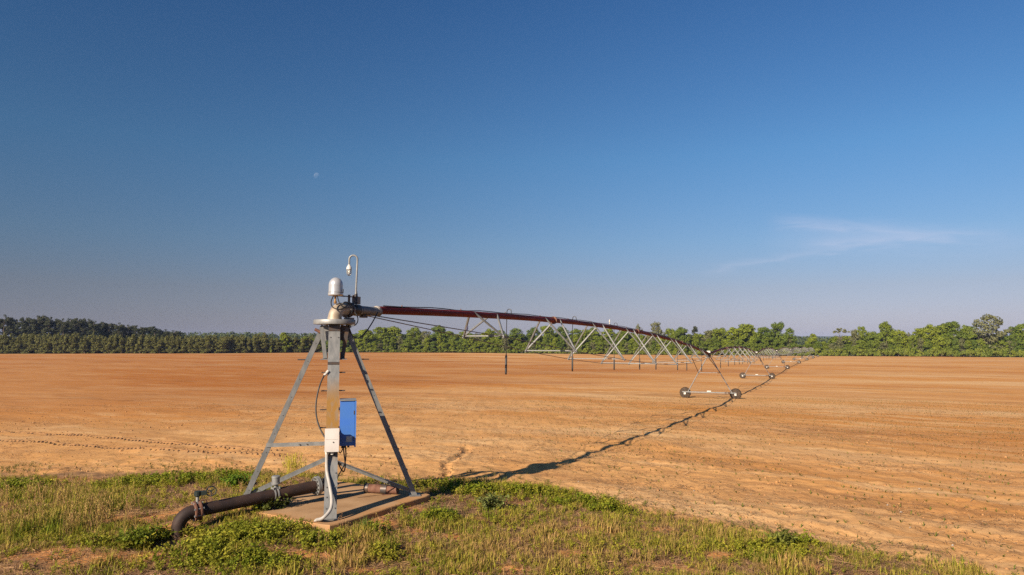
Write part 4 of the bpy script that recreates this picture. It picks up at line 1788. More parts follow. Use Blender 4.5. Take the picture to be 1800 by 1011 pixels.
# canopy trees: (pixel, top, width, kind)
canopy = [(628, 585, 24, 'leaf'), (645, 578, 26, 'leaf'), (668, 574, 30, 'leaf'), (692, 573, 30, 'leaf'), (726, 575, 30, 'leaf'), (748, 581, 20, 'pale'),
          (772, 571, 26, 'leaf'), (792, 583, 20, 'leaf'), (815, 582, 26, 'leaf'), (838, 585, 22, 'pale'), (860, 577, 26, 'leaf'), (884, 580, 22, 'leaf'),
          (906, 576, 30, 'leaf'), (936, 575, 28, 'leaf'), (962, 572, 30, 'leaf'), (988, 575, 26, 'leaf'), (1012, 577, 26, 'leaf'), (1040, 575, 30, 'leaf'),
          (1066, 577, 26, 'leaf'), (1092, 578, 26, 'leaf'), (1178, 578, 24, 'leaf'), (1196, 574, 26, 'leaf'), (1245, 580, 22, 'pale'), (1264, 577, 28, 'leaf'),
          (1290, 575, 30, 'leaf'), (1316, 569, 34, 'leaf'), (1342, 574, 24, 'leaf')]
NTH = ['first', 'second', 'third', 'fourth', 'fifth', 'sixth', 'seventh', 'eighth', 'ninth', 'tenth', 'eleventh', 'twelfth', 'thirteenth', 'fourteenth', 'fifteenth',
       'sixteenth', 'seventeenth', 'eighteenth', 'nineteenth', 'twentieth', 'twenty first', 'twenty second', 'twenty third', 'twenty fourth', 'twenty fifth', 'twenty sixth', 'twenty seventh']
for i, (px, top, w, kind) in enumerate(canopy):
    tree_px(kind, px, top, rim_y(px) + 11 + tr.uniform(-2, 4), w * 1.38,
            label='%s %s crown right of the pivot stand in the tree row behind the arm' % (NTH[i], 'green' if kind == 'leaf' else 'pale'),
            group=GL if kind == 'leaf' else 'pale trees behind the arm')
tree_px('pale', 1122, 569, rim_y(1122) + 14, 18, label='thin pale tree just above the arm, left of a taller crown', variant=0)
tree_px('pale', 1153, 565, rim_y(1153) + 12, 32, label='tall pale crowned tree rising above the middle of the red pipe', variant=1)
tree_px('pine', 1221, 573, rim_y(1221) + 9, 17, label='lone dark pine standing among green trees behind the arm', variant=0)
tree_px('leaf', 1367, 567, rim_y(1367) + 9, 40, label='tall rounded tree at the right end of the row, beside the gap', variant=2)
tree_px('leaf', 1388, 575, rim_y(1388) + 7, 26, label='lower green tree leaning out beside the gap to the hill', variant=4)
tree_px('leaf', 1427, 586, rim_y(1427) + 12, 26, label='small round tree standing alone in the gap before the hill', variant=1)
tree_px('umbrella', 1476, 574, rim_y(1476) + 8, 30, label='flat topped spindly tree with open branches, right of the gap')
tree_px('pale', 1503, 578, rim_y(1503) + 9, 24, label='grey green tree next to the flat topped tree', variant=2)
tree_px('leaf', 1511, 573, rim_y(1511) + 14, 28, label='dark rounded tree behind the flat topped tree', variant=3)
tree_px('leaf', 1557, 564, rim_y(1557) + 10, 34, label='pointed tree rising above the others, middle of the right wood', variant=0)
for i, (px, top, w) in enumerate(((1536, 586, 26), (1579, 579, 26), (1612, 576, 30), (1634, 569, 32), (1657, 568, 30), (1676, 564, 28), (1697, 571, 28), (1778, 573, 32), (1800, 568, 32), (1825, 566, 32), (1850, 570, 34))):
    tree_px('leaf', px, top, rim_y(px) + 9 + tr.uniform(-2, 4), w * 1.35, label='%s leafy green crown from the left in the wood right of the gap' % NTH[i], group='trees in the right wood')
tree_px('pale', 1596, 584, rim_y(1596) + 8, 18, label='bare looking grey tree in a dip of the right wood', variant=0)
tree_px('giant', 1737, 552, rim_y(1737) + 9, 66, label='broad pale spreading tree, tallest crown of the right wood')
# understorey in front of the canopy
x = 606.
while x < 1860:
    gap = 1396 < x < 1462
    top = tr.uniform(599, 608) if gap else (tr.uniform(585, 606) if x < 1400 else tr.uniform(587, 608))
    kind = 'pale' if tr.random() < .16 else 'leaf'
    tree_px(kind, x, top, rim_y(x) + tr.uniform(3.5, 6.5), tr.uniform(15, 23),
            label='low green tree in the understorey along the far field edge' if kind == 'leaf' else 'low dull green tree in the understorey along the far field edge',
            group='understorey trees' if kind == 'leaf' else 'dull understorey trees')
    x += tr.uniform(9.5, 14)
x = 600.
while x < 1860:
    tree_px('shrub', x, tr.uniform(609, 616), rim_y(x) + tr.uniform(1.0, 3.0), tr.uniform(11, 19),
            label='leafy shrub at the foot of the trees along the far field edge', group='shrubs along the far field edge')
    x += tr.uniform(9, 15)
# second row of crowns that fills the depth of the wood
x = 615.
while x < 1860:
    if not 1392 < x < 1466:
        tree_px('leaf', x, tr.uniform(581, 593), rim_y(x) + 19 + tr.uniform(0, 5), tr.uniform(34, 44), label='green tree deeper in the wood behind the field', group='trees deeper in the wood')
    x += tr.uniform(16, 24)
# young pine plantation, left
for row in range(4):
    x = -60. + row * 3
    while x < 566 - row * 6:
        Y = rim_y(x) + 2.5 + row * 3.4
        top = np.interp(x, (0, 200, 420, 566), (590, 591, 592.5, 596)) + tr.gauss(0.8, 2.8) - row * .2
        tree_px('young', x + tr.uniform(-2, 2), top, Y + tr.uniform(-1, 1), tr.uniform(13, 23), label='young pine in the dense plantation left of the field', group='young pines of the plantation')
        x += tr.uniform(7, 14)
for px, top, w, kind, lab in ((501, 584, 24, 'leaf', 'bright green tree rising from the right end of the plantation'), (534, 591, 20, 'leaf', 'second bright green tree right of the plantation'),
                              (555, 594, 20, 'leaf', 'green tree just left of the pivot ring plate'), (476, 607, 9, 'shrub', 'small round bush before the plantation, left of two others'),
                              (499, 606, 13, 'shrub', 'round green bush before the bright green tree'), (527, 607, 14, 'shrub', 'broad green bush left of the pivot stand'), (580, 592, 22, 'leaf', 'green tree behind the top of the front leg'), (604, 589, 22, 'leaf', 'green tree seen between the front and right legs')):
    tree_px(kind, px, top, rim_y(px) + (1.2 if kind == 'shrub' else 3), w, label=lab)
# tall pines behind the plantation
x = -70.
tops = ((-60, 556), (0, 556), (8, 553), (30, 557), (55, 558), (78, 552), (100, 560), (130, 559), (145, 558), (175, 562), (210, 566), (240, 569), (268, 574), (284, 575), (302, 579), (318, 581))
while x < 322:
    for row in range(2):
        top = np.interp(x, [t[0] for t in tops], [t[1] for t in tops]) + tr.uniform(-1.0, 4.5) + row * 1
        tree_px('pine', x + tr.uniform(-4, 4), top, rim_y(x) + 40 + row * 8 + tr.uniform(-3, 3), tr.uniform(17, 24), label='tall dark pine in the stand behind the plantation', group='tall pines behind the plantation')
    x += tr.uniform(8.5, 12)


def build_far_wood():
    """wooded ridge far behind the plantation: one mass of crowns"""
    rg = np.random.default_rng(77)
    Vs, Cs = [], []
    for i in range(1100):
        Y = rg.uniform(800, 1150)
        px = rg.uniform(-100, 1900)
        x = (px - CX) / F_PX * Y
        topz = CAM_Z + (602 - (np.interp(px, (0, 300, 560, 900, 1800), (590, 585, 586, 589, 592)) + rg.uniform(-1.0, 4.0))) / F_PX * 1150 - (1150 - Y) * .012
        n = 34
        d = unit(rg.normal(size=(n, 3)))
        rad = rg.uniform(3.5, 6.0)
        P = np.array([x, Y, topz - rad]) + d * rad * np.array([1, 1, 1.0])
        Vs.append(quads_at(P, rg.uniform(1.0, 2.0, n), unit(d + rg.normal(size=(n, 3)) * .5), rg))
        # dark body below
        P2 = np.array([x, Y, topz - rad * 2.4]) + d[:14] * rad * np.array([1, 1, 1.6])
        Vs.append(quads_at(P2, rg.uniform(2.0, 3.2, 14), unit(d[:14] + rg.normal(size=(14, 3)) * .5), rg))
    V = np.concatenate(Vs)
    o = np_mesh('far_wood', V, [np.arange(len(V)).reshape(-1, 4)], MT['far_leaf'])
    tag(o, 'hazy green wooded ridge far behind the plantation', 'wood', kind='stuff')


build_far_wood()

# ------------------------------------------------------------------ ground cover
def make_proto(fn, n, seed):
    return [fn(np.random.default_rng(seed + i)) for i in range(n)]


def tuft(rg, nb=20, hmin=.05, hmax=.20, spread=.085, width=.005, lean=.7):
    V, F3, F4, tone = [], [], [], []
    for i in range(nb):
        a, b = rg.uniform(0, 6.28), rg.uniform(0, 6.28)
        r = spread * math.sqrt(rg.uniform())
        p = np.array([r * math.cos(a), r * math.sin(a), -.01])
        L = rg.uniform(hmin, hmax)
        ln = abs(rg.normal(0, lean))
        d1 = np.array([math.cos(b) * math.sin(ln * .5), math.sin(b) * math.sin(ln * .5), math.cos(ln * .5)])
        d2 = np.array([math.cos(b) * math.sin(ln * 1.5), math.sin(b) * math.sin(ln * 1.5), math.cos(min(ln * 1.5, 1.9))])
        s = np.array([-math.sin(b), math.cos(b), 0]) * width * rg.uniform(.6, 1.3)
        m = p + d1 * L * .55
        t = m + d2 * L * .45
        k = len(V)
        V += [p - s, p + s, m + s * .8, m - s * .8, t]
        F4.append((k, k + 1, k + 2, k + 3))
        F3.append((k + 3, k + 2, k + 4))
        tone += [rg.uniform(.6, 1.3)] * 5
    return np.array(V), np.array(F3), np.array(F4), np.array(tone)


def sprig(rg, stems=6, leaves=9, rad=.12, h=.16, ls=.021):
    """low broad leaved weed: stems bending out with paired leaves"""
    V, F4, tone = [], [], []
    for s_ in range(stems):
        a = rg.uniform(0, 6.28)
        out = rad * rg.uniform(.4, 1.1)
        hh = h * rg.uniform(.55, 1.15)
        sh = rg.uniform(.75, 1.2)
        for i in range(leaves):
            k = (i + .6) / leaves
            c = np.array([math.cos(a) * out * k ** 1.2, math.sin(a) * out * k ** 1.2, hh * math.sin(k * 1.7)])
            c = c + rg.normal(0, .012, 3)
            n = unit(np.array([rg.normal(0, .6), rg.normal(0, .6), .8])[None])[0]
            b = rg.uniform(0, 6.28)
            u = np.cross(n, np.array([math.cos(b), math.sin(b), .1]))
            u /= np.linalg.norm(u)
            w = np.cross(n, u)
            L = ls * rg.uniform(.6, 1.4)
            q = len(V)
            V += [c - u * L, c + w * L * .5, c + u * L, c - w * L * .5]
            F4.append((q, q + 1, q + 2, q + 3))
            tone += [sh * rg.uniform(.75, 1.25)] * 4
    return np.array(V), np.zeros((0, 3), int), np.array(F4), np.array(tone)


def stalks(rg, n=7, h=.42):
    """dry seed head stalks"""
    V, F4, tone = [], [], []
    for i in range(n):
        a = rg.uniform(0, 6.28)
        r = .10 * math.sqrt(rg.uniform())
        p = np.array([r * math.cos(a), r * math.sin(a), -.01])
        L = h * rg.uniform(.5, 1.1)
        d = unit(np.array([rg.normal(0, .13), rg.normal(0, .13), 1.])[None])[0]
        t = p + d * L
        b = rg.uniform(0, 6.28)
        s = np.array([math.cos(b), math.sin(b), 0]) * .0022
        q = len(V)
        V += [p - s, p + s, t + s, t - s]
        F4.append((q, q + 1, q + 2, q + 3))
        tone += [.8] * 4
        for j in range(7):
            k = rg.uniform(.66, 1.03)
            c = p + d * L * k
            o = unit(np.array([rg.normal(), rg.normal(), 1.6])[None])[0]
            ln = rg.uniform(.02, .045)
            b = rg.uniform(0, 6.28)
            s = np.array([math.cos(b), math.sin(b), 0]) * .0045
            q = len(V)
            V += [c - s, c + s, c + o * ln + s * .4, c + o * ln - s * .4]
            F4.append((q, q + 1, q + 2, q + 3))
            tone += [rg.uniform(.9, 1.35)] * 4
    return np.array(V), np.zeros((0, 3), int), np.array(F4), np.array(tone)


def litter(rg, n=8):
    V, F4, tone = [], [], []
    for i in range(n):
        c = np.array([rg.normal(0, .11), rg.normal(0, .11), rg.uniform(.004, .028)])
        b = rg.uniform(0, 6.28)
        u = np.array([math.cos(b), math.sin(b), rg.normal(0, .12)]) * rg.uniform(.02, .10)
        w = np.array([-math.sin(b), math.cos(b), rg.normal(0, .3)]) * rg.uniform(.0015, .005)
        q = len(V)
        V += [c - u - w, c + u - w, c + u + w, c - u + w]
        F4.append((q, q + 1, q + 2, q + 3))
        tone += [rg.uniform(.55, 1.35)] * 4
    return np.array(V), np.zeros((0, 3), int), np.array(F4), np.array(tone)


def clod(rg):
    V = np.array([(1, 0, 0), (-1, 0, 0), (0, 1, 0), (0, -1, 0), (0, 0, .7), (0, 0, -.6)]) * rg.uniform(.6, 1.2, (6, 1)) + rg.normal(0, .12, (6, 3))
    F = np.array([(0, 2, 4), (2, 1, 4), (1, 3, 4), (3, 0, 4), (2, 0, 5), (1, 2, 5), (3, 1, 5), (0, 3, 5)])
    return V, F, np.zeros((0, 4), int), np.ones(6)


def seedling(rg):
    V, F3, F4, tone = [], [], [], []
    for i in range(4):
        b = rg.uniform(0, 6.28)
        L = rg.uniform(.06, .12)
        d = np.array([math.cos(b) * .6, math.sin(b) * .6, .8])
        s = np.array([-math.sin(b), math.cos(b), 0]) * .006
        m = d * L * .6
        t = m + np.array([math.cos(b) * .8, math.sin(b) * .8, .15]) * L * .55
        k = len(V)
        V += [-s + [0, 0, -.01], s + [0, 0, -.01], m + s * 1.4, m - s * 1.4, t]
        F4.append((k, k + 1, k + 2, k + 3))
        F3.append((k + 3, k + 2, k + 4))
        tone += [rg.uniform(.8, 1.2)] * 5
    return np.array(V), np.array(F3), np.array(F4), np.array(tone)


def scatter(name, protos, X, Y, scale, color, mat, rg, zoff=0.0, tilt=0.0, Z=None):
    n = len(X)
    if Z is None:
        Z = land_z(X, Y)
    Z = Z + zoff
    which = rg.integers(0, len(protos), n)
    yaw = rg.uniform(0, 6.28, n)
    Vs, F3s, F4s, Cs = [], [], [], []
    base = 0
    for p, (V, F3, F4, tone) in enumerate(protos):
        idx = np.where(which == p)[0]
        if len(idx) == 0:
            continue
        c, s = np.cos(yaw[idx]), np.sin(yaw[idx])
        sc = scale[idx]
        vx = (V[None, :, 0] * c[:, None] - V[None, :, 1] * s[:, None]) * sc[:, None] + X[idx, None]
        vy = (V[None, :, 0] * s[:, None] + V[None, :, 1] * c[:, None]) * sc[:, None] + Y[idx, None]
        vz = V[None, :, 2] * sc[:, None] + Z[idx, None]
        k, nv = len(idx), len(V)
        Vs.append(np.stack([vx, vy, vz], -1).reshape(-1, 3))
        Cs.append(np.clip(color[idx][:, None, :] * tone[None, :, None], 0, 1).reshape(-1, 3))
        off = base + np.arange(k) * nv
        if len(F3):
            F3s.append((F3[None] + off[:, None, None]).reshape(-1, 3))
        if len(F4):
            F4s.append((F4[None] + off[:, None, None]).reshape(-1, 4))
        base += k * nv
    faces = []
    if F3s:
        faces.append(np.concatenate(F3s))
    if F4s:
        faces.append(np.concatenate(F4s))
    return np_mesh(name, np.concatenate(Vs), faces, mat, np.concatenate(Cs))


def lerp_col(a, b, t):
    return np.array(a)[None] * (1 - t[:, None]) + np.array(b)[None] * t[:, None]


def verge_points(n, rg, ymin=8.0):
    """random places in the verge, denser where it shows larger"""
    y = rg.uniform(ymin, 18.5, n)
    x = rg.uniform(-1, 1, n) * (y * .80 + 1.0)
    return x, y


def px_blobs(lst):
    return [(*ground_px(a, b), rx, ry) for a, b, rx, ry in lst]


LUSH = px_blobs([(420, 955, 1.0, .55), (340, 985, .8, .4), (270, 950, .55, .3), (480, 905, .55, .35), (300, 850, 1.6, .6), (400, 845, .8, .6), (250, 965, .4, .2), (478, 893, .35, .3), (455, 885, .3, .3), (505, 908, .3, .2), (535, 918, .22, .14), (40, 860, .8, .6), (770, 918, .3, .22),
                 (850, 870, .6, .35), (930, 870, .8, .4), (1010, 885, .7, .35), (675, 975, .25, .2), (665, 945, .2, .2), (1340, 975, .7, .3), (1080, 900, .6, .3), (160, 962, .4, .2), (440, 1000, .8, .3), (780, 858, .5, .3), (560, 965, .5, .3), (1390, 960, .5, .2)])
DRYW = px_blobs([(110, 910, 1.5, .9), (60, 880, 1.2, .6), (160, 930, .8, .6), (40, 935, .9, .5), (80, 840, .9, .3)])
BROWN = px_blobs([(560, 990, 1.6, .5), (620, 970, .8, .4), (1100, 990, 2.0, .5), (900, 975, 1.2, .5), (980, 930, 1.0, .4), (60, 990, 1.2, .5)])


def keep_off(x, y):
    ex, ey = ground_px(318, 950)
    if np.any(np.hypot(x - ex, y - ey + .25) < .34):
        clear = np.hypot(x - ex, y - ey + .25) < .34
    else:
        clear = np.zeros(len(x), bool)
    return clear | slab_in(x, y, .02) & (((x - PIV[0]) * E2[0] + (y - PIV[1]) * E2[1]) > -1.25)


def grow_verge():
    rg = np.random.default_rng(5)
    # broad leaved weeds
    x, y = verge_points(38000, rg)
    vg, ba, lu = verge(x, y), bare(x, y), blob(x, y, LUSH)
    br = blob(x, y, BROWN)
    patch = fbm(x * .7, y * .7, 71) + .5
    p = vg * (1 - .97 * ba) * np.clip(.06 + 1.0 * lu + 1.0 * np.clip(patch - .50, 0, 1), 0, 1)
    k = (rg.uniform(size=len(x)) < p) & ~keep_off(x, y)
    x, y, lu, patch = x[k], y[k], lu[k], patch[k]
    t = np.clip(rg.uniform(0, 1, len(x)) * .7 + (1 - lu) * .35 + (fbm(x * .9, y * .9, 81)) * .9, 0, 1)
    c = lerp_col((.135, .175, .011), (.29, .25, .028), t) * rg.uniform(.75, 1.2, (len(x), 1))
    sc = rg.uniform(.55, 1.1, len(x)) * (.75 + .65 * lu)
    o = scatter('broadleaf_weeds', make_proto(sprig, 8, 900), x, y, sc, c, MT['weed'], rg)
    tag(o, 'low green broad leaved weeds covering the verge', 'weeds', kind='stuff')
    n1 = len(x)
    # grass
    x, y = verge_points(57000, rg)
    vg, ba, lu, dr, br = verge(x, y), bare(x, y), blob(x, y, LUSH), blob(x, y, DRYW), blob(x, y, BROWN)
    patch = fbm(x * .8, y * .8, 171) + .5
    p = vg * (1 - .93 * ba) * np.clip(.36 + .5 * dr + .3 * lu + (patch - .5) * 2.3, 0.06, 1)
    k = (rg.uniform(size=len(x)) < p) & ~keep_off(x, y)
    x, y, lu, dr, br = x[k], y[k], lu[k], dr[k], br[k]
    t = np.clip(rg.beta(1.1, 1.1, len(x)) + .10 - lu * .40 + br * .45 - dr * .22 + fbm(x * .9, y * .9, 181) * .8, 0, 1)
    c = np.where((t < .5)[:, None], lerp_col((.14, .175, .013), (.30, .26, .032), t * 2), lerp_col((.30, .26, .032), (.40, .25, .09), t * 2 - 1))
    c = c * rg.uniform(.75, 1.2, (len(x), 1))
    hv = np.clip(1 + 2.2 * fbm(x * 1.6, y * 1.6, 191), .5, 1.9)
    sc = rg.uniform(.5, 1.15, len(x)) * (.8 + .5 * dr) * hv
    o = scatter('grass_tufts', make_proto(tuft, 8, 950), x, y, sc, c, MT['weed'], rg)
    tag(o, 'mixed green and straw coloured grass of the verge', 'grass', kind='stuff')
    n2 = len(x)
    # dry stalks
    x, y = verge_points(9000, rg)
    vg, ba, dr = verge(x, y), bare(x, y), blob(x, y, DRYW)
    p = vg * (1 - ba) * np.clip(.06 + .55 * dr + .8 * (fbm(x * .8, y * .8, 271)), 0, 1)
    k = (rg.uniform(size=len(x)) < p) & ~keep_off(x, y)
    x, y, dr = x[k], y[k], dr[k]
    c = lerp_col((.36, .20, .095), (.30, .235, .05), rg.uniform(0, 1, len(x))) * rg.uniform(.75, 1.2, (len(x), 1))
    o = scatter('dry_stalks', make_proto(stalks, 6, 980), x, y, rg.uniform(.45, .8, len(x)) + .45 * dr, c, MT['dry'], rg)
    tag(o, 'tall dry pinkish grass stalks with seed heads at lower left', 'grass', kind='stuff')
    n3 = len(x)
    # litter
    x, y = verge_points(29000, rg)
    vg, ba = verge(x, y), bare(x, y)
    k = (rg.uniform(size=len(x)) < vg * (1 - .62 * ba) + .012) & ~keep_off(x, y)
    x, y = x[k], y[k]
    c = lerp_col((.40, .24, .12), (.16, .09, .05), rg.uniform(0, 1, len(x)))
    o = scatter('dead_litter', make_proto(litter, 6, 990), x, y, rg.uniform(.6, 1.3, len(x)), c, MT['dry'], rg)
    tag(o, 'dead brown straw and twigs lying on the verge', 'litter', kind='stuff')
    # sparse weeds out in the field near the verge and along the crest
    x = np.concatenate([rg.uniform(-26, 26, 9000), rg.uniform(-15, 14, 9000)])
    y = np.concatenate([rg.uniform(13, 46, 9000), np.interp(x[9000:], EDGE_X, EDGE_Y) + rg.exponential(.8, 9000) - .3])
    d = y - np.interp(x, EDGE_X, EDGE_Y)
    pp = np.clip(.45 * np.exp(-np.clip(d, 0, 99) / 1.0) + .035 * np.clip(fbm(x * .25, y * .4, 371) * 4, 0, 1), 0, 1)
    k = (rg.uniform(size=len(x)) < pp * np.clip(.3 + 3 * fbm(x * .9, y * .9, 377), .08, 1)) & (np.abs(x) < y * .85) & (verge(x, y) < .5) & ~keep_off(x, y)
    x, y = x[k], y[k]
    c = lerp_col((.13, .135, .03), (.22, .17, .055), rg.uniform(0, 1, len(x)))
    o = scatter('field_weeds', make_proto(sprig, 5, 1200), x, y, rg.uniform(.25, .65, len(x)), c, MT['weed'], rg)
    tag(o, 'sparse small weeds scattered over the bare soil', 'weeds', kind='stuff')
    n = 26000
    y = 12 + 40 * rg.uniform(size=n) ** 1.3
    x = rg.uniform(-1, 1, n) * (y * .82 + 1)
    band = fbm((x * RC + y * RS) * .10, (-x * RS + y * RC) * .45, 391)
    pp = np.clip(band * 3.2 + .10, .03, 1) * (verge(x, y) < .5)
    k = (rg.uniform(size=n) < pp) & ~keep_off(x, y)
    x, y = x[k], y[k]
    c = lerp_col((.46, .29, .15), (.14, .075, .038), rg.uniform(0, 1, len(x)))
    o = scatter('crop_residue', make_proto(litter, 6, 1300), x, y, rg.uniform(.5, 1.1, len(x)) * (1 + .012 * y), c, MT['dry'], rg, zoff=.004)
    tag(o, 'bits of old straw and stalk scattered over the ploughed soil', 'crop residue', kind='stuff')


grow_verge()


def single_weeds():
    """weed clumps that stand out one by one"""
    rg = np.random.default_rng(41)
    items = [(775, 912, .42, 22, 'tuft', (.10, .14, .014), 'bright green grass clump on bare soil right of the pad'),
             (672, 966, .34, 16, 'tuft', (.17, .18, .016), 'upright yellow green clump near the bottom, below the pad'),
             (478, 905, .55, 30, 'sprig', (.085, .10, .02), 'dark bushy weed against the left corner of the pad'),
             (245, 962, .36, 22, 'sprig', (.13, .16, .014), 'lush green weed clump beside the orange soil patch'),
             (415, 862, .34, 18, 'sprig', (.09, .145, .012), 'bright green weed beside the foot of the left leg'),
             (1338, 983, .40, 20, 'tuft', (.16, .19, .018), 'green grass clump at the lower right edge of the verge'),
             (640, 935, .22, 10, 'tuft', (.14, .17, .03), 'small grass clump just below the front corner of the pad'),
             (865, 897, .30, 16, 'sprig', (.16, .18, .05), 'pale green weed right of the bare strip'),
             (517, 838, .35, 16, 'stalks', (.48, .40, .05), 'tall yellow flowering weed behind the left brace'),
             (1375, 965, .22, 20, 'sprig', (.15, .16, .03), 'low weed at the field side of the verge, lower right')]
    for px, py, rad, n, kind, c0, lab in items:
        gx, gy = ground_px(px, py)
        a = rg.uniform(0, 6.28, n)
        r = rad * .62 * np.sqrt(rg.uniform(size=n))
        X, Y = gx + r * np.cos(a), gy + r * np.sin(a)
        pr = make_proto({'tuft': tuft, 'sprig': sprig, 'stalks': stalks}[kind], 4, int(px))
        col_ = np.array(c0)[None] * rg.uniform(.75, 1.25, (n, 1))
        o = scatter('weed_clump', pr, X, Y, rg.uniform(.9, 1.5, n) * (1.25 if kind == 'sprig' else 1.0), col_, MT['weed'], rg)
        tag(o, lab, 'weed')


single_weeds()


def build_seedlings():
    rg = np.random.default_rng(9)
    pts = []
    for j in range(-60, 75):
        v = j * .91
        for u in np.arange(-60, 90, .19):
            if rg.uniform() < .2:
                continue
            uu, vv = u + rg.normal(0, .04), v + rg.normal(0, .035)
            pts.append((uu * RC - vv * RS, uu * RS + vv * RC))
    P = np.array(pts)
    x, y = P[:, 0], P[:, 1]
    v_ = fbm(x * .12, y * .12, 44) * 1.2
    x, y = x + v_ * RS, y - v_ * RC
    dens = np.clip(np.interp(x, (-14, 0, 3, 30), (.10, .3, .95, 1)) * (.8 + 1.2 * (fbm(x * .2, y * .3, 87))), 0, 1)
    k = (verge(x, y) < .2) & (np.abs(x) < y * .80 + 1) & (y > 9) & (y < 60) & (rg.uniform(size=len(x)) < dens) & (np.hypot(x - PIV[0], y - PIV[1]) > 3)
    x, y = x[k], y[k]
    order = np.argsort(y + np.where((x > .5) & (np.abs(x) < y * .72), 0, 100))
    x, y = x[order], y[order]
    n1 = 300
    c = lerp_col((.11, .125, .022), (.17, .14, .04), rg.uniform(0, 1, len(x)))
    protos = make_proto(seedling, 5, 60)
    meshes = []
    for p in range(5):
        V, F3, F4, tone = protos[p]
        o = np_mesh('seedling', V, [F3, F4], MT['weed'], np.array([(.12, .135, .024)]) * tone[:, None])
        meshes.append(o.data)
        bpy.data.objects.remove(o)
    Z = land_z(x[:n1], y[:n1])
    for i in range(n1):
        o = bpy.data.objects.new('seedling', meshes[i % 5])
        col.objects.link(o)
        o.location = (x[i], y[i], Z[i])
        s = rg.uniform(.6, 1.15)
        o.scale = (s, s, s)
        o.rotation_euler = (0, 0, rg.uniform(0, 6.28))
        tag(o, 'tiny green crop seedling sprouting from the bare soil at right', 'seedling', 'nearest crop seedlings in rows')
    o = scatter('crop_seedlings', protos, x[n1:], y[n1:], rg.uniform(.55, 1.0, len(x) - n1), c[n1:], MT['weed'], rg)
    tag(o, 'rows of tiny crop seedlings farther out in the field', 'seedlings', kind='stuff')
    print('seedlings', len(x))


build_seedlings()


def build_clods():
    rg = np.random.default_rng(15)
    y = 9 + 45 * rg.uniform(size=26000) ** 1.4
    x = rg.uniform(-1, 1, 26000) * (y * .82 + 1)
    dens = np.clip(.35 + 2.2 * fbm(x * .25, y * .45, 55), .06, 1) * (1 - .8 * verge(x, y))
    g = seg_dist(x, y, GULLY)
    dens = np.maximum(dens, np.exp(-(g / .35) ** 2))
    k = (rg.uniform(size=len(x)) < dens) & ~slab_in(x, y, .02)
    x, y = x[k], y[k]
    sc = rg.lognormal(-4.2, .55, len(x)) * (1 + .015 * y)
    c = lerp_col((.42, .22, .09), (.27, .14, .065), rg.uniform(0, 1, len(x)))
    o = scatter('soil_clods', make_proto(clod, 6, 70), x, y, np.clip(sc * (1 + 1.6 * np.exp(-(seg_dist(x, y, GULLY) / .3) ** 2)), .006, .075), c, MT['dry'], rg, zoff=.003)
    tag(o, 'small crumbs of orange soil strewn over the field', 'soil clods', kind='stuff')
    # pale stones
    q = [(1017, 848), (1220, 863), (1616, 860), (1560, 885), (1584, 898), (1600, 928), (1675, 962), (1320, 867)]
    for i, (px, py) in enumerate(q):
        gx, gy = ground_px(px, py)
        V, F3, F4, t = clod(np.random.default_rng(300 + i))
        s_ = random.uniform(.022, .04)
        o = np_mesh('stone', V * s_, [F3], MT['wrap'])
        o.location = (gx, gy, land1(gx, gy) + s_ * .25)
        tag(o, 'small pale stone lying on the bare soil at right', 'stone', 'pale stones in the right field')


build_clods()


def build_tracks():
    """lug prints of a tractor tyre, left: ridges of pressed soil"""
    rg = np.random.default_rng(33)
    tracks = [((-40, 759), (130, 768), (270, 776), (400, 786), (500, 792)), ((-40, 776), (130, 782), (270, 789), (400, 795), (520, 800))]
    for j, tk in enumerate(tracks):
        pts = [np.array(ground_px(*p)) for p in tk]
        V, F = [], []
        for a, b in zip(pts[:-1], pts[1:]):
            d = b - a
            L = np.linalg.norm(d)
            d = d / L
            s_ = np.array([-d[1], d[0]])
            for t in np.arange(0, L, .23):
                for side in (-1, 1):
                    if rg.uniform() < .06:
                        continue
                    c = a + d * (t + (.115 if side > 0 else 0)) + s_ * side * .13 + rg.normal(0, .012, 2)
                    u = (s_ * side * .8 + d * .6)
                    u = u / np.linalg.norm(u) * .13 * rg.uniform(.8, 1.1)
                    w = np.array([-u[1], u[0]]) / .13 * .032
                    h = .026 * rg.uniform(.7, 1.2)
                    z = land1(c[0], c[1])
                    k = len(V)
                    for sx, sy, zz in ((-1, -1, -.02), (1, -1, -.02), (1, 1, -.02), (-1, 1, -.02), (-.75, -.35, h), (.75, -.35, h), (.75, .35, h), (-.75, .35, h)):
                        q = c + u * sx + w * sy
                        V.append((q[0], q[1], z + zz))
                    F += [(k + 4, k + 5, k + 6, k + 7), (k, k + 1, k + 5, k + 4), (k + 1, k + 2, k + 6, k + 5), (k + 2, k + 3, k + 7, k + 6), (k + 3, k, k + 4, k + 7)]
        o = np_mesh('tyre_track', np.array(V), [np.array(F)], MT['dry'], np.tile(np.array([[.33, .175, .08]]), (len(V), 1)))
        tag(o, ('upper' if j == 0 else 'lower') + ' row of tractor tyre prints in the soil at left', 'tyre track', kind='stuff')


build_tracks()

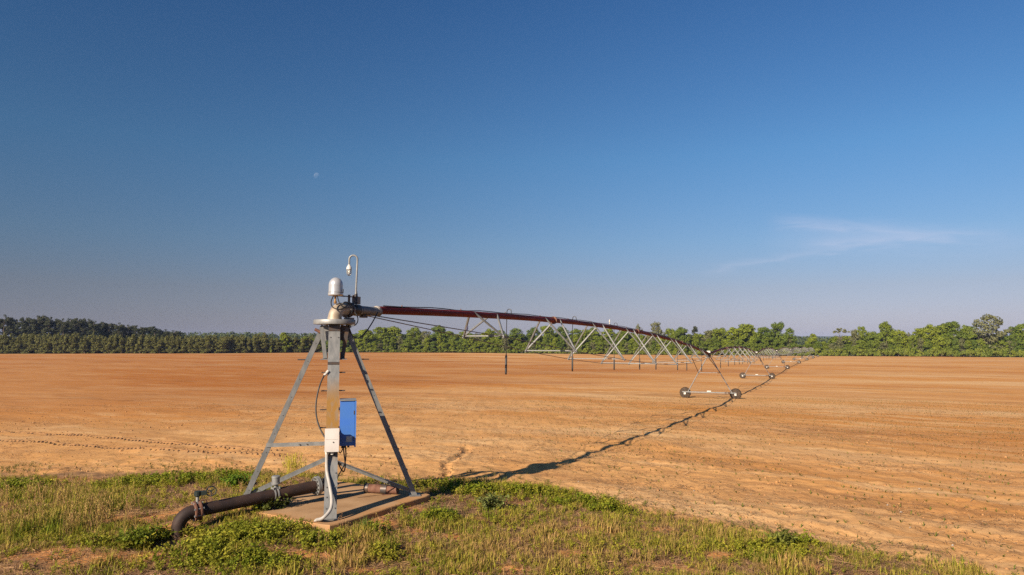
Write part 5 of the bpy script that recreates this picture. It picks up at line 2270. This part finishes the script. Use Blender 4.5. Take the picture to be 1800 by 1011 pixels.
# ------------------------------------------------------------------ moon and air
def build_moon():
    m = bpy.data.materials.new('day moon')
    m.use_nodes = True
    nd, lk = m.node_tree.nodes, m.node_tree.links
    nd.remove(nd['Principled BSDF'])
    df = N(nd, 'ShaderNodeBsdfDiffuse')
    tc = N(nd, 'ShaderNodeTexCoord')
    nz = N(nd, 'ShaderNodeTexNoise')
    nz.inputs['Scale'].default_value = .05
    lk.new(tc.outputs['Object'], nz.inputs['Vector'])
    mr = N(nd, 'ShaderNodeMapRange')
    mr.inputs[1].default_value, mr.inputs[2].default_value = .40, .62
    mr.inputs[3].default_value, mr.inputs[4].default_value = .020, .048
    lk.new(nz.outputs[0], mr.inputs[0])
    lk.new(mr.outputs[0], df.inputs[0])
    tp = N(nd, 'ShaderNodeBsdfTransparent')
    ad = N(nd, 'ShaderNodeAddShader')
    lk.new(df.outputs[0], ad.inputs[0])
    # light of the sky between us and the moon: only the side towards us is counted once
    geo = N(nd, 'ShaderNodeNewGeometry')
    ms = N(nd, 'ShaderNodeMixShader')
    lk.new(geo.outputs['Backfacing'], ms.inputs[0])
    lk.new(tp.outputs[0], ad.inputs[1])
    lk.new(ad.outputs[0], ms.inputs[1])
    lk.new(tp.outputs[0], ms.inputs[2])
    lk.new(ms.outputs[0], nd['Material Output'].inputs[0])
    Y = 9000.
    p = Vector(at_depth(557.5, 309.5, Y))
    r = 5.6 / F_PX * p.length
    mb = MB()
    mb.lathe(p, [(r * math.sin(a), -r * math.cos(a)) for a in np.linspace(.02, math.pi - .02, 25)], 32)
    T = mb.build('moon', m, None, True, p)
    T.location = p
    tag(T, 'faint gibbous daytime moon in the blue sky', 'moon')


build_moon()


def build_haze():
    m = bpy.data.materials.new('haze')
    m.use_nodes = True
    nd, lk = m.node_tree.nodes, m.node_tree.links
    nd.remove(nd['Principled BSDF'])
    v = N(nd, 'ShaderNodeVolumePrincipled')
    v.inputs['Color'].default_value = (.48, .62, 1.0, 1)
    v.inputs['Density'].default_value = .00007
    v.inputs['Anisotropy'].default_value = 0.0
    lk.new(v.outputs[0], nd['Material Output'].inputs['Volume'])
    mb = MB()
    mb.box((0, 2100, 24), (10600, 5700, 68))
    o = mb.build('haze', m)
    tag(o, 'thin pale haze over the whole land', 'haze', kind='stuff')


build_haze()

for o in list(bpy.data.objects):
    if o.name.split('.')[0] in ('bolt', 'clamp_bolt', 'tread_lugs', 'guard_wires', 'outlet_plug', 'cable_gland', 'conduit_fitting') and o.parent is not None:
        o['kind'] = 'stuff'
